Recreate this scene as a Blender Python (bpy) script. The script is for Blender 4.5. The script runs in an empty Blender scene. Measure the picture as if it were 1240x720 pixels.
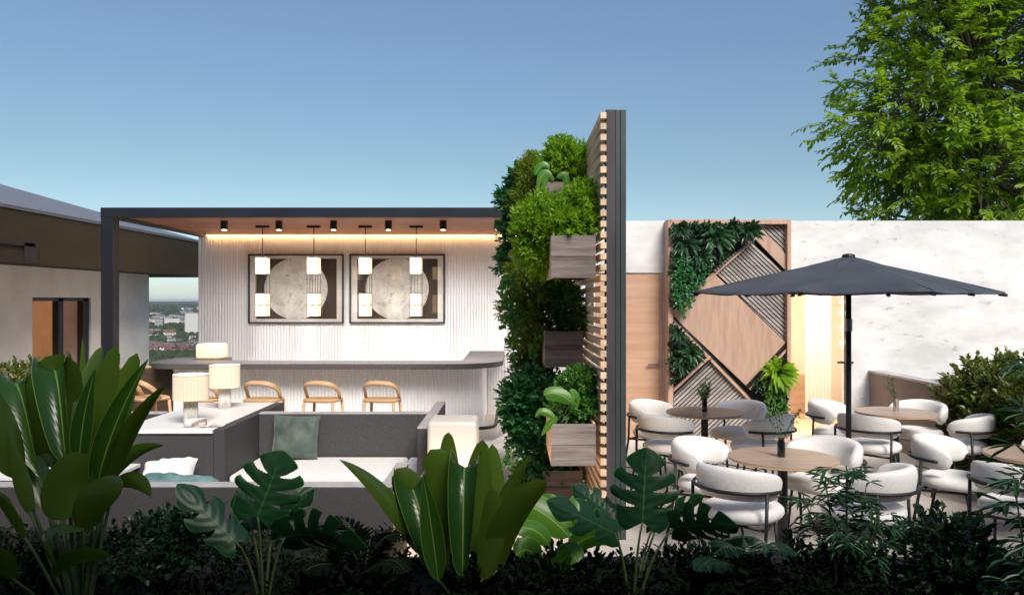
import bpy, bmesh, math, random
import numpy as np
from mathutils import Vector, Matrix
PI = math.pi
R = math.radians
random.seed(7)
rng = np.random.default_rng(7)
scene = bpy.context.scene
COL = scene.collection

# ------------------------------------------------------------------ camera
CAMZ, F = 1.85, 940.0
cam_d = bpy.data.cameras.new("camera")
cam = bpy.data.objects.new("camera", cam_d)
COL.objects.link(cam)
cam.location = (0, 0, CAMZ)
cam.rotation_euler = (R(90), 0, 0)
cam_d.sensor_width = 36
cam_d.lens = 36 * F / 1240
cam_d.shift_y = 3 / 1240
cam_d.clip_start = 0.05
cam_d.clip_end = 60000
scene.camera = cam

# ------------------------------------------------------------------ light
SUN_TRAVEL = Vector((-0.34, 0.88, -0.88)).normalized()
sun_el = math.asin(-SUN_TRAVEL.z)
world = bpy.data.worlds.new("World")
scene.world = world
world.use_nodes = True
wn = world.node_tree.nodes
wl = world.node_tree.links
bg = wn["Background"]
sky = wn.new("ShaderNodeTexSky")
sky.sky_type = 'NISHITA'
sky.sun_disc = False
sky.sun_elevation = sun_el
sky.sun_rotation = math.atan2(-SUN_TRAVEL.x, -SUN_TRAVEL.y)
sky.altitude = 60
sky.air_density = 0.85
sky.dust_density = 0.6
sky.ozone_density = 1.3
gtc = wn.new("ShaderNodeTexCoord"); gsp = wn.new("ShaderNodeSeparateXYZ"); wl.new(gtc.outputs["Generated"], gsp.inputs[0])
gmx = wn.new("ShaderNodeValToRGB"); wl.new(gsp.outputs[2], gmx.inputs[0])
_e = gmx.color_ramp.elements
_e[0].position = 0.0; _e[0].color = (.62, .68, .78, 1); _e[1].position = 0.42; _e[1].color = (.84, .86, .86, 1)
_k = _e.new(.07); _k.color = (.66, .69, .66, 1); _k = _e.new(.16); _k.color = (.64, .68, .60, 1)
gmu = wn.new("ShaderNodeMix"); gmu.data_type = 'RGBA'; gmu.blend_type = 'MULTIPLY'; gmu.inputs[0].default_value = 1
wl.new(sky.outputs[0], gmu.inputs[6]); wl.new(gmx.outputs[0], gmu.inputs[7]); wl.new(gmu.outputs[2], bg.inputs[0])
bg.inputs[1].default_value = 0.090
sd = bpy.data.lights.new("sun", 'SUN')
sd.energy = 2.55
sd.angle = R(26)
sd.color = (1.0, 0.93, 0.84)
sun = bpy.data.objects.new("sun", sd)
COL.objects.link(sun)
sun.rotation_euler = SUN_TRAVEL.to_track_quat('-Z', 'Y').to_euler()
sun.location = (-5, -8, 14)
scene.view_settings.view_transform = 'Standard'
scene.view_settings.look = 'None'
scene.view_settings.exposure = 0.95
scene.view_settings.gamma = 1
scene.render.engine = 'CYCLES'
scene.cycles.max_bounces = 8
scene.cycles.transparent_max_bounces = 12
scene.cycles.volume_bounces = 0
scene.cycles.sample_clamp_indirect = 4.0

# ------------------------------------------------------------------ helpers
def at(px, py, d):
    "pixel of the 1240x720 photograph at distance d -> world point"
    return Vector(((px - 620) / F * d, d, CAMZ - (py - 363) / F * d))

class MB:
    def __init__(self):
        self.v = []; self.f = []; self.uv = []; self.rnd = []
        self.has_uv = False
    def add(self, verts, faces, uvs=None, rnd=None):
        o = len(self.v)
        self.v.extend([tuple(p) for p in verts])
        for i, fc in enumerate(faces):
            self.f.append([o + k for k in fc])
            if uvs is not None:
                self.has_uv = True
                self.uv.append([uvs[k] for k in fc])
            else:
                self.uv.append([(0.5, 0.5)] * len(fc))
            self.rnd.append(rnd if rnd is not None else 0.5)
    def box(self, x0, x1, y0, y1, z0, z1, M=None, rnd=None):
        vs = [Vector(p) for p in ((x0,y0,z0),(x1,y0,z0),(x1,y1,z0),(x0,y1,z0),(x0,y0,z1),(x1,y0,z1),(x1,y1,z1),(x0,y1,z1))]
        if M is not None: vs = [M @ p for p in vs]
        self.add(vs, [(3,2,1,0),(4,5,6,7),(0,1,5,4),(1,2,6,5),(2,3,7,6),(3,0,4,7)], rnd=rnd)
    def tube(self, pts, r, n=8, cap=True, sx=1.0, sy=1.0, rnd=None):
        pts = [Vector(p) for p in pts]
        m = len(pts)
        rs = r if isinstance(r, (list, tuple)) else [r] * m
        vs = []
        ref = None
        for i, p in enumerate(pts):
            t = (pts[min(i+1, m-1)] - pts[max(i-1, 0)]).normalized()
            if ref is None:
                ref = Vector((0,0,1)) if abs(t.z) < 0.9 else Vector((1,0,0))
            a = t.cross(ref).normalized()
            b = a.cross(t).normalized()
            ref = b
            for k in range(n):
                an = 2*PI*k/n
                vs.append(p + a*math.cos(an)*rs[i]*sx + b*math.sin(an)*rs[i]*sy)
        fs = []
        for i in range(m-1):
            for k in range(n):
                k2 = (k+1) % n
                fs.append((i*n+k, i*n+k2, (i+1)*n+k2, (i+1)*n+k))
        if cap:
            fs.append(tuple(range(n-1, -1, -1)))
            fs.append(tuple((m-1)*n+k for k in range(n)))
        self.add(vs, fs, rnd=rnd)
    def lathe(self, prof, c=(0,0,0), n=32, flute=0, fdepth=0.0, cap=True):
        vs = []; fs = []
        for (r, z) in prof:
            for k in range(n):
                an = 2*PI*k/n
                rr = r
                if flute: rr = r - fdepth*abs(math.sin(an*flute/2))
                vs.append((c[0]+rr*math.cos(an), c[1]+rr*math.sin(an), c[2]+z))
        m = len(prof)
        for i in range(m-1):
            for k in range(n):
                k2 = (k+1) % n
                fs.append((i*n+k, i*n+k2, (i+1)*n+k2, (i+1)*n+k))
        if cap:
            fs.append(tuple(range(n-1, -1, -1)))
            fs.append(tuple((m-1)*n+k for k in range(n)))
        self.add(vs, fs)
    def prism(self, poly, z0, z1):
        n = len(poly)
        vs = [(x,y,z0) for x,y in poly] + [(x,y,z1) for x,y in poly]
        fs = [tuple(range(n-1,-1,-1)), tuple(range(n, 2*n))]
        for i in range(n):
            j = (i+1) % n
            fs.append((i, j, n+j, n+i))
        self.add(vs, fs)
    def leaves(self, P, D, N, L, W, rnd=None):
        "many small folded leaves, vectorised"
        P = np.asarray(P, float); D = np.asarray(D, float); N = np.asarray(N, float)
        n = len(P)
        D /= np.linalg.norm(D, axis=1)[:,None] + 1e-9
        S = np.cross(D, N); S /= np.linalg.norm(S, axis=1)[:,None] + 1e-9
        U = np.cross(S, D)
        L = np.broadcast_to(np.asarray(L, float), (n,))[:,None]; W = np.broadcast_to(np.asarray(W, float), (n,))[:,None]
        v = np.stack([P,
                      P + D*L*.33 - S*W*.5 + U*W*.16, P + D*L*.70 - S*W*.38 + U*W*.08,
                      P + D*L - U*L*.10,
                      P + D*L*.70 + S*W*.38 + U*W*.08, P + D*L*.33 + S*W*.5 + U*W*.16], 1)
        o = len(self.v)
        self.v.extend(map(tuple, v.reshape(-1,3).tolist()))
        rr = rng.random(n) if rnd is None else np.broadcast_to(rnd, (n,))
        for i in range(n):
            b = o + i*6
            self.f.append([b, b+1, b+2, b+3]); self.f.append([b, b+3, b+4, b+5])
            self.uv.append([(.5,0),(0,.33),(.1,.7),(.5,1)]); self.uv.append([(.5,0),(.5,1),(.9,.7),(1,.33)])
            self.rnd.append(float(rr[i])); self.rnd.append(float(rr[i]))
        self.has_uv = True
    def build(self, name, mat, parent=None, smooth=False, bevel=0.0, bseg=2, loc=None, solid=0.0):
        me = bpy.data.meshes.new(name)
        me.from_pydata(self.v, [], self.f)
        if self.has_uv:
            uvl = me.uv_layers.new(name="UVMap")
            flat = [c for fc in self.uv for p in fc for c in p]
            uvl.data.foreach_set("uv", flat)
        at_ = me.attributes.new("rnd", 'FLOAT', 'FACE')
        at_.data.foreach_set("value", self.rnd)
        if bevel > 0:
            bm = bmesh.new(); bm.from_mesh(me)
            bmesh.ops.remove_doubles(bm, verts=bm.verts, dist=1e-5)
            es = [e for e in bm.edges if len(e.link_faces) == 2 and e.calc_face_angle(0) > R(30)]
            bmesh.ops.bevel(bm, geom=es, offset=bevel, segments=bseg, affect='EDGES', profile=.5, clamp_overlap=True)
            bm.to_mesh(me); bm.free()
        if smooth:
            me.polygons.foreach_set("use_smooth", [True]*len(me.polygons))
            if smooth == 'auto':
                bm = bmesh.new(); bm.from_mesh(me)
                for e in bm.edges:
                    if len(e.link_faces) == 2 and e.calc_face_angle(0) > R(35): e.smooth = False
                bm.to_mesh(me); bm.free()
        me.materials.append(mat)
        me.update()
        o = bpy.data.objects.new(name, me)
        COL.objects.link(o)
        if parent: o.parent = parent
        if loc is not None: o.location = loc
        if solid:
            md = o.modifiers.new("thickness", 'SOLIDIFY'); md.thickness = solid; md.offset = 0
        return o

def tag(o, label=None, cat=None, group=None, kind=None):
    if label: o["label"] = label
    if cat: o["category"] = cat
    if group: o["group"] = group
    if kind: o["kind"] = kind
    return o
def thing(name, label, cat, loc=(0,0,0), rz=0.0, group=None):
    o = bpy.data.objects.new(name, None)
    COL.objects.link(o)
    o.empty_display_size = .1
    o.location = loc
    o.rotation_euler = (0, 0, rz)
    return tag(o, label, cat, group)
def kids(o): return [c for c in bpy.data.objects if c.parent == o]
def dup(root, loc=None, rz=None, label=None, cat=None, group=None):
    def rec(o, par):
        c = o.copy(); COL.objects.link(c)
        if par is not None: c.parent = par
        for ch in kids(o): rec(ch, c)
        return c
    r = rec(root, None)
    if loc is not None: r.location = loc
    if rz is not None: r.rotation_euler = (0,0,rz)
    tag(r, label, cat, group)
    return r

# ------------------------------------------------------------------ materials
def newmat(name):
    m = bpy.data.materials.new(name); m.use_nodes = True
    return m, m.node_tree.nodes, m.node_tree.links, m.node_tree.nodes["Principled BSDF"]
def c4(c): return (c[0], c[1], c[2], 1)
def pmat(name, c1, c2=None, rough=.6, scale=8, stretch=(1,1,1), bump=0.0, bscale=None, metal=0.0, coat=0.0, detail=6, emis=None, estr=0, spec=None, lo=.35, hi=.65, rot=None):
    m, n, l, b = newmat(name)
    b.inputs["Roughness"].default_value = rough
    b.inputs["Metallic"].default_value = metal
    b.inputs["Coat Weight"].default_value = coat
    if spec is not None: b.inputs["Specular IOR Level"].default_value = spec
    tc = n.new("ShaderNodeTexCoord"); mp = n.new("ShaderNodeMapping")
    mp.inputs["Scale"].default_value = stretch
    if rot: mp.inputs["Rotation"].default_value = rot
    l.new(tc.outputs["Object"], mp.inputs[0])
    nz = n.new("ShaderNodeTexNoise"); nz.inputs["Scale"].default_value = scale; nz.inputs["Detail"].default_value = detail
    nz.inputs["Roughness"].default_value = .6
    l.new(mp.outputs[0], nz.inputs[0])
    cr = n.new("ShaderNodeValToRGB")
    cr.color_ramp.elements[0].position = lo; cr.color_ramp.elements[1].position = hi
    cr.color_ramp.elements[0].color = c4(c1); cr.color_ramp.elements[1].color = c4(c2 or c1)
    l.new(nz.outputs[0], cr.inputs[0]); l.new(cr.outputs[0], b.inputs["Base Color"])
    if bump:
        bz = n.new("ShaderNodeTexNoise"); bz.inputs["Scale"].default_value = bscale or scale*4; bz.inputs["Detail"].default_value = 4
        l.new(mp.outputs[0], bz.inputs[0])
        bp = n.new("ShaderNodeBump"); bp.inputs["Strength"].default_value = bump; bp.inputs["Distance"].default_value = .01
        l.new(bz.outputs[0], bp.inputs["Height"]); l.new(bp.outputs[0], b.inputs["Normal"])
    if emis:
        b.inputs["Emission Color"].default_value = c4(emis); b.inputs["Emission Strength"].default_value = estr
    return m
def leafmat(name, c1, c2, trans=.3, rough=.4, under=None, vein=None, veinw=.04, spec=.5, tr_tint=(1.6,1.5,.5), ribs=0, ribamt=.25):
    m, n, l, b = newmat(name)
    b.inputs["Roughness"].default_value = rough
    b.inputs["Specular IOR Level"].default_value = spec
    a = n.new("ShaderNodeAttribute"); a.attribute_name = "rnd"
    tc = n.new("ShaderNodeTexCoord")
    nz = n.new("ShaderNodeTexNoise"); nz.inputs["Scale"].default_value = 2.5; nz.inputs["Detail"].default_value = 3
    l.new(tc.outputs["Object"], nz.inputs[0])
    ad = n.new("ShaderNodeMath"); ad.operation = 'MULTIPLY_ADD'; ad.inputs[1].default_value = .55
    l.new(a.outputs["Fac"], ad.inputs[0])
    sc = n.new("ShaderNodeMath"); sc.operation = 'MULTIPLY'; sc.inputs[1].default_value = .5
    l.new(nz.outputs[0], sc.inputs[0]); l.new(sc.outputs[0], ad.inputs[2])
    mx = n.new("ShaderNodeMix"); mx.data_type = 'RGBA'
    mx.inputs[6].default_value = c4(c1); mx.inputs[7].default_value = c4(c2)
    l.new(ad.outputs[0], mx.inputs[0])
    col = mx.outputs[2]
    if vein:
        uv = n.new("ShaderNodeUVMap")
        sp = n.new("ShaderNodeSeparateXYZ"); l.new(uv.outputs[0], sp.inputs[0])
        s = n.new("ShaderNodeMath"); s.operation = 'SUBTRACT'; s.inputs[1].default_value = .5; l.new(sp.outputs[0], s.inputs[0])
        ab = n.new("ShaderNodeMath"); ab.operation = 'ABSOLUTE'; l.new(s.outputs[0], ab.inputs[0])
        lt = n.new("ShaderNodeMapRange"); lt.inputs[1].default_value = veinw*.5; lt.inputs[2].default_value = veinw
        lt.inputs[3].default_value = 1; lt.inputs[4].default_value = 0; l.new(ab.outputs[0], lt.inputs[0])
        m2 = n.new("ShaderNodeMix"); m2.data_type = 'RGBA'; l.new(lt.outputs[0], m2.inputs[0])
        l.new(col, m2.inputs[6]); m2.inputs[7].default_value = c4(vein); col = m2.outputs[2]
        mg = n.new("ShaderNodeMapRange"); mg.inputs[1].default_value = .475; mg.inputs[2].default_value = .492
        l.new(ab.outputs[0], mg.inputs[0])
        m5 = n.new("ShaderNodeMix"); m5.data_type = 'RGBA'; l.new(mg.outputs[0], m5.inputs[0])
        l.new(col, m5.inputs[6]); m5.inputs[7].default_value = c4(tuple(x*1.1 for x in vein)); col = m5.outputs[2]
        if ribs:
            # side veins: stripes along v + |u|
            mm = n.new("ShaderNodeMath"); mm.operation = 'MULTIPLY_ADD'; mm.inputs[1].default_value = -.45
            l.new(ab.outputs[0], mm.inputs[0]); l.new(sp.outputs[1], mm.inputs[2])
            m3 = n.new("ShaderNodeMath"); m3.operation = 'MULTIPLY'; m3.inputs[1].default_value = ribs; l.new(mm.outputs[0], m3.inputs[0])
            sn = n.new("ShaderNodeMath"); sn.operation = 'SINE'; l.new(m3.outputs[0], sn.inputs[0])
            bp = n.new("ShaderNodeBump"); bp.inputs["Strength"].default_value = ribamt; bp.inputs["Distance"].default_value = .006
            l.new(sn.outputs[0], bp.inputs["Height"]); l.new(bp.outputs[0], b.inputs["Normal"])
    if under:
        g = n.new("ShaderNodeNewGeometry")
        m4 = n.new("ShaderNodeMix"); m4.data_type = 'RGBA'; l.new(g.outputs["Backfacing"], m4.inputs[0])
        l.new(col, m4.inputs[6]); m4.inputs[7].default_value = c4(under); col = m4.outputs[2]
    l.new(col, b.inputs["Base Color"])
    if trans > 0:
        t = n.new("ShaderNodeBsdfTranslucent")
        tm = n.new("ShaderNodeMix"); tm.data_type = 'RGBA'; tm.blend_type = 'MULTIPLY'; tm.inputs[0].default_value = 1
        l.new(col, tm.inputs[6]); tm.inputs[7].default_value = c4(tr_tint)
        l.new(tm.outputs[2], t.inputs[0])
        ms = n.new("ShaderNodeMixShader"); ms.inputs[0].default_value = trans
        out = n["Material Output"]
        l.new(b.outputs[0], ms.inputs[1]); l.new(t.outputs[0], ms.inputs[2]); l.new(ms.outputs[0], out.inputs[0])
    return m
def wood(name, c1, c2, axis='X', scale=5, rough=.5, bump=.15, plank=None):
    st = {'X': (.12,1.6,1.6), 'Y': (1.6,.12,1.6), 'Z': (1.6,1.6,.12)}[axis]
    m = pmat(name, c1, c2, rough=rough, scale=scale*2.2, stretch=st, bump=bump, bscale=scale*9, detail=8)
    n, l = m.node_tree.nodes, m.node_tree.links
    b = n["Principled BSDF"]
    a = n.new("ShaderNodeAttribute"); a.attribute_name = "rnd"
    mr = n.new("ShaderNodeMapRange"); mr.inputs[3].default_value = .78; mr.inputs[4].default_value = 1.2
    l.new(a.outputs["Fac"], mr.inputs[0])
    mx = n.new("ShaderNodeMix"); mx.data_type = 'RGBA'; mx.blend_type = 'MULTIPLY'; mx.inputs[0].default_value = 1
    src = b.inputs["Base Color"].links[0].from_socket
    l.new(src, mx.inputs[6]); l.new(mr.outputs[0], mx.inputs[7]); l.new(mx.outputs[2], b.inputs["Base Color"])
    return m
def emat(name, c, s):
    m, n, l, b = newmat(name)
    b.inputs["Base Color"].default_value = c4(tuple(min(.85, x*.68) for x in c)); b.inputs["Roughness"].default_value = .6
    b.inputs["Emission Color"].default_value = c4(c); b.inputs["Emission Strength"].default_value = s
    return m

M = {}
M['black'] = pmat('black_metal', (.010,.010,.012), (.014,.014,.017), rough=.5, metal=0)
M['navy'] = pmat('navy_steel', (.010,.012,.018), (.014,.016,.023), rough=.5, spec=.3, scale=3)
M['white_rib'] = pmat('white_ribbed_panel', (.85,.85,.85), (.88,.88,.88), rough=.55, scale=2)
M['stone'] = pmat('dark_speckled_stone', (.030,.028,.032), (.080,.073,.077), rough=.7, scale=90, bump=.35, bscale=160, detail=4, lo=.3, hi=.75)
M['counter'] = pmat('counter_stone', (.060,.055,.056), (.11,.10,.10), rough=.55, scale=70, bump=.2, bscale=150, detail=4)
M['white_top'] = pmat('white_laminate', (.84,.82,.79), (.86,.84,.81), rough=.35)
M['cushion'] = pmat('cream_upholstery', (.76,.72,.68), (.82,.78,.74), rough=.95, scale=30, bump=.3, bscale=350)
M['boucle'] = pmat('white_boucle', (.80,.77,.74), (.87,.85,.83), rough=.98, scale=60, bump=.6, bscale=260)
M['velvet'] = pmat('green_velvet', (.040,.060,.046), (.085,.12,.098), rough=.75, scale=5, bump=.5, bscale=9, detail=3)
M['velvet'].node_tree.nodes["Principled BSDF"].inputs["Sheen Weight"].default_value = .35
M['teal'] = pmat('teal_velvet', (.06,.13,.13), (.16,.27,.27), rough=.8, scale=6, bump=.5, bscale=9)
M['oak'] = wood('pale_oak', (.50,.30,.15), (.62,.40,.22), 'X', 4, .45)
M['ceil'] = wood('red_brown_slat', (.28,.10,.055), (.40,.165,.09), 'X', 3, .5)
M['ceil_gap'] = pmat('ceiling_shadow_gap', (.03,.015,.01), rough=.8)
M['slat'] = wood('pine_slat', (.58,.40,.25), (.76,.58,.40), 'Y', 5, .65)
M['darkwood'] = wood('charcoal_wood', (.030,.027,.032), (.07,.06,.068), 'Z', 4, .6)
M['channel'] = pmat('grey_green_channel', (.05,.062,.066), (.065,.078,.082), rough=.4, metal=.3, scale=3)
M['boxwood'] = wood('weathered_grey_wood', (.13,.10,.088), (.30,.25,.225), 'X', 5, .75, bump=.4)
M['door'] = wood('door_veneer', (.46,.27,.17), (.57,.36,.245), 'X', 3, .45, bump=.05)
M['frame_wood'] = wood('frame_veneer', (.48,.29,.20), (.56,.36,.26), 'Z', 3, .5, bump=.05)
M['diamond_wood'] = pmat('diamond_veneer', (.42,.27,.19), (.53,.36,.265), rough=.5, scale=9, stretch=(1,1,1), detail=8)
_mp = [x for x in M['diamond_wood'].node_tree.nodes if x.type == 'MAPPING'][0]
_mp.inputs["Rotation"].default_value = (0, R(-42), 0); _mp.inputs["Scale"].default_value = (2.2, 1, .25)
M['table_wood'] = wood('table_veneer', (.36,.25,.185), (.45,.325,.25), 'X', 4, .38, bump=.04)
M['table_edge'] = wood('table_edge_ply', (.55,.37,.22), (.62,.44,.28), 'X', 4, .45)
M['umbrella'] = pmat('charcoal_canvas', (.040,.048,.062), (.060,.069,.086), rough=.85, scale=3, bump=.35, bscale=6)
M['brownwall'] = pmat('brown_render', (.17,.13,.11), (.21,.165,.14), rough=.85, scale=6, bump=.1)
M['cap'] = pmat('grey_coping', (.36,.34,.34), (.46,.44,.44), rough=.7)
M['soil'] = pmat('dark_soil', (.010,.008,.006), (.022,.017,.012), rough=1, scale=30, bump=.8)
M['kerb'] = pmat('dark_kerb', (.03,.03,.032), (.05,.05,.052), rough=.8)
M['shade_grey'] = pmat('brown_fascia', (.044,.031,.018), (.060,.043,.025), rough=.85, spec=.2, scale=1.5, stretch=(1,.3,1))
M['soffit'] = pmat('dark_soffit', (.015,.013,.012), rough=.8)
M['stem'] = pmat('plant_stem', (.09,.06,.035), (.14,.10,.055), rough=.8, scale=20)
M['greenstem'] = pmat('green_stem', (.035,.07,.018), (.06,.10,.03), rough=.6, scale=20)
M['bark'] = pmat('bark', (.07,.055,.04), (.15,.12,.09), rough=.95, scale=14, stretch=(1,1,.25), bump=.9)
M['glassblack'] = pmat('black_glazed_vase', (.008,.008,.009), rough=.15, coat=.5)
M['mat_white'] = pmat('picture_mount', (.78,.74,.68), (.82,.78,.72), rough=.9)
M['print_dark'] = pmat('print_brown', (.060,.040,.028), (.085,.058,.042), rough=.9, scale=3)
M['brownpanel'] = pmat('dark_brown_leather', (.055,.032,.022), (.085,.052,.036), rough=.5, scale=12)
M['shade_lamp'] = emat('lampshade_glow', (1.0,.84,.64), .11)
M['pend'] = emat('pendant_glow', (1.0,.74,.48), .55)
M['cube'] = emat('cube_lamp_glow', (1.0,.75,.5), .22)
M['cubetop'] = M['cube']
M['led'] = emat('led_strip', (1.0,.55,.22), 9)
M['bulb'] = emat('spot_lens', (1.0,.75,.45), 9)
M['chrome'] = pmat('brushed_steel', (.5,.5,.5), rough=.3, metal=1)

# rough white concrete with pits and faint bands
def concrete_white():
    m = pmat('white_board_concrete', (.60,.59,.575), (.76,.755,.74), rough=.85, scale=2.2, stretch=(.7,1,1.6), bump=.25, bscale=9, detail=9)
    n, l = m.node_tree.nodes, m.node_tree.links; b = n["Principled BSDF"]
    tc = n.new("ShaderNodeTexCoord"); mp = n.new("ShaderNodeMapping"); mp.inputs["Scale"].default_value = (6,6,15)
    l.new(tc.outputs["Object"], mp.inputs[0])
    v = n.new("ShaderNodeTexNoise"); v.inputs["Scale"].default_value = 5; v.inputs["Detail"].default_value = 10; v.inputs["Roughness"].default_value = .75
    l.new(mp.outputs[0], v.inputs[0])
    big = n.new("ShaderNodeTexNoise"); big.inputs["Scale"].default_value = .9; big.inputs["Detail"].default_value = 3
    l.new(mp.outputs[0], big.inputs[0])
    s = n.new("ShaderNodeMath"); s.operation = 'ADD'; l.new(v.outputs[0], s.inputs[0]); l.new(big.outputs[0], s.inputs[1])
    mr = n.new("ShaderNodeMapRange"); mr.inputs[1].default_value = 1.19; mr.inputs[2].default_value = 1.28; l.new(s.outputs[0], mr.inputs[0])
    mx = n.new("ShaderNodeMix"); mx.data_type = 'RGBA'
    l.new(mr.outputs[0], mx.inputs[0])
    src = b.inputs["Base Color"].links[0].from_socket
    l.new(src, mx.inputs[6]); mx.inputs[7].default_value = (.50,.49,.47,1); l.new(mx.outputs[2], b.inputs["Base Color"])
    bp = n.new("ShaderNodeBump"); bp.inputs["Strength"].default_value = .5; bp.inputs["Distance"].default_value = .01; bp.invert = True
    l.new(mr.outputs[0], bp.inputs["Height"])
    old = b.inputs["Normal"].links[0].from_node
    l.new(old.outputs[0], bp.inputs["Normal"]); l.new(bp.outputs[0], b.inputs["Normal"])
    return m
M['concrete'] = concrete_white()
M['stucco'] = pmat('grey_stucco', (.64,.605,.56), (.80,.76,.71), rough=.9, scale=2.5, bump=.3, bscale=30, detail=10, lo=.3, hi=.7)

def floor_mat():
    m = pmat('pale_stone_paving', (.56,.50,.45), (.66,.60,.55), rough=.6, scale=1.2, bump=.12, bscale=60, detail=9)
    n, l = m.node_tree.nodes, m.node_tree.links; b = n["Principled BSDF"]
    tc = n.new("ShaderNodeTexCoord")
    br = n.new("ShaderNodeTexBrick"); br.offset = .5
    br.inputs["Scale"].default_value = 1; br.inputs["Brick Width"].default_value = 1.2; br.inputs["Row Height"].default_value = .6
    br.inputs["Mortar Size"].default_value = .004
    br.inputs["Color1"].default_value = (1,1,1,1); br.inputs["Color2"].default_value = (.93,.93,.93,1); br.inputs["Mortar"].default_value = (.62,.6,.58,1)
    l.new(tc.outputs["Object"], br.inputs[0])
    mx = n.new("ShaderNodeMix"); mx.data_type = 'RGBA'; mx.blend_type = 'MULTIPLY'; mx.inputs[0].default_value = 1
    src = b.inputs["Base Color"].links[0].from_socket
    l.new(src, mx.inputs[6]); l.new(br.outputs[0], mx.inputs[7]); l.new(mx.outputs[2], b.inputs["Base Color"])
    return m
M['floor'] = floor_mat()

def moon_mat():
    m = pmat('moon_print', (.55,.52,.46), (.82,.79,.72), rough=.9, scale=5, detail=12, lo=.3, hi=.62)
    n, l = m.node_tree.nodes, m.node_tree.links; b = n["Principled BSDF"]
    tc = n.new("ShaderNodeTexCoord")
    v = n.new("ShaderNodeTexNoise"); v.inputs["Scale"].default_value = 3.2; v.inputs["Detail"].default_value = 8; v.inputs["Distortion"].default_value = 1.6
    l.new(tc.outputs["Object"], v.inputs[0])
    a = n.new("ShaderNodeMath"); a.operation = 'SUBTRACT'; a.inputs[1].default_value = .5; l.new(v.outputs[0], a.inputs[0])
    ab = n.new("ShaderNodeMath"); ab.operation = 'ABSOLUTE'; l.new(a.outputs[0], ab.inputs[0])
    mr = n.new("ShaderNodeMapRange"); mr.inputs[2].default_value = .012; mr.inputs[3].default_value = .55; mr.inputs[4].default_value = 1; l.new(ab.outputs[0], mr.inputs[0])
    mx = n.new("ShaderNodeMix"); mx.data_type = 'RGBA'; mx.blend_type = 'MULTIPLY'; mx.inputs[0].default_value = 1
    src = b.inputs["Base Color"].links[0].from_socket
    l.new(src, mx.inputs[6]); l.new(mr.outputs[0], mx.inputs[7]); l.new(mx.outputs[2], b.inputs["Base Color"])
    return m
M['moon'] = moon_mat()
def glass_mat():
    m, n, l, b = newmat('picture_glass')
    g = n.new("ShaderNodeBsdfGlossy"); g.inputs["Roughness"].default_value = .02
    t = n.new("ShaderNodeBsdfTransparent"); fr = n.new("ShaderNodeFresnel"); fr.inputs[0].default_value = 1.6
    ms = n.new("ShaderNodeMixShader"); ms.inputs[0].default_value = .07; l.new(t.outputs[0], ms.inputs[1]); l.new(g.outputs[0], ms.inputs[2])
    l.new(ms.outputs[0], n["Material Output"].inputs[0])
    return m
M['glass'] = glass_mat()

# leaves
M['lf_paddle'] = leafmat('paddle_leaf', (.010,.050,.010), (.045,.125,.016), trans=.24, rough=.26, vein=(.20,.30,.07), veinw=.028, under=(.055,.105,.014), ribs=150, ribamt=.05, tr_tint=(2.2,2.0,.4))
M['lf_monstera'] = leafmat('split_leaf', (.004,.032,.010), (.010,.058,.018), trans=.10, rough=.42, vein=(.03,.13,.03), veinw=.016, ribs=40, ribamt=.12)
M['lf_dark'] = leafmat('dark_small_leaf', (.008,.036,.014), (.032,.082,.034), trans=.2, rough=.35)
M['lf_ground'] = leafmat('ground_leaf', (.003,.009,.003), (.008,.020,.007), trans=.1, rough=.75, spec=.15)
M['lf_mid'] = leafmat('mid_leaf', (.04,.15,.022), (.13,.32,.05), trans=.3, rough=.4)
M['lf_ivy'] = leafmat('ivy_leaf', (.014,.095,.028), (.06,.24,.075), trans=.25, rough=.3)
M['lf_bright'] = leafmat('bright_leaf', (.10,.24,.012), (.28,.47,.03), trans=.45, rough=.45)
M['lf_yellow'] = leafmat('olive_yellow_leaf', (.08,.15,.012), (.27,.34,.04), trans=.4, rough=.4)
M['lf_hedge'] = leafmat('hedge_leaf', (.025,.085,.018), (.22,.24,.06), trans=.3, rough=.3)
M['lf_tree'] = leafmat('tree_leaf', (.06,.15,.010), (.30,.46,.03), trans=.5, rough=.4, tr_tint=(1.8,1.7,.35))
M['lf_bamboo'] = leafmat('bamboo_leaf', (.016,.070,.030), (.05,.15,.05), trans=.2, rough=.35)
M['lf_lime'] = leafmat('lime_leaf', (.04,.16,.02), (.10,.27,.03), trans=.35, rough=.35, vein=(.3,.4,.1), veinw=.03)

# ------------------------------------------------------------------ setting: ground far below, terrace
GZ = -54.0
mb = MB(); mb.add([(-30000,-30000,GZ),(30000,-30000,GZ),(30000,30000,GZ),(-30000,30000,GZ)], [(0,1,2,3)])
m = pmat('city_ground_green', (.016,.026,.015), (.050,.055,.042), rough=.95, scale=.012, detail=12)
tag(mb.build('city_ground', m), kind='structure')
# far ridge
mb = MB(); n = 80; vs = []
for i in range(n):
    a = R(-60 + 120*i/(n-1)); d = 9500
    h = 34 + 7*math.sin(i*.55) + 4*math.sin(i*1.7+1)
    for dd, hh in ((0,0),(700,h*.8),(1500,h),(3500,0)):
        vs.append((math.sin(a)*(d+dd), math.cos(a)*(d+dd), GZ+hh))
fs = [(i*4+k, (i+1)*4+k, (i+1)*4+k+1, i*4+k+1) for i in range(n-1) for k in range(3)]
mb.add(vs, fs)
tag(mb.build('hills', pmat('hill_green', (.02,.035,.02), (.03,.045,.03), rough=1, scale=.002)), kind='structure')

mb = MB(); mb.box(-16, .7, -9, 15.5, -.6, 0); mb.box(.7, 14, -9, 18, -.6, 0)
tag(mb.build('terrace_floor', M['floor']), kind='structure')
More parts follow.
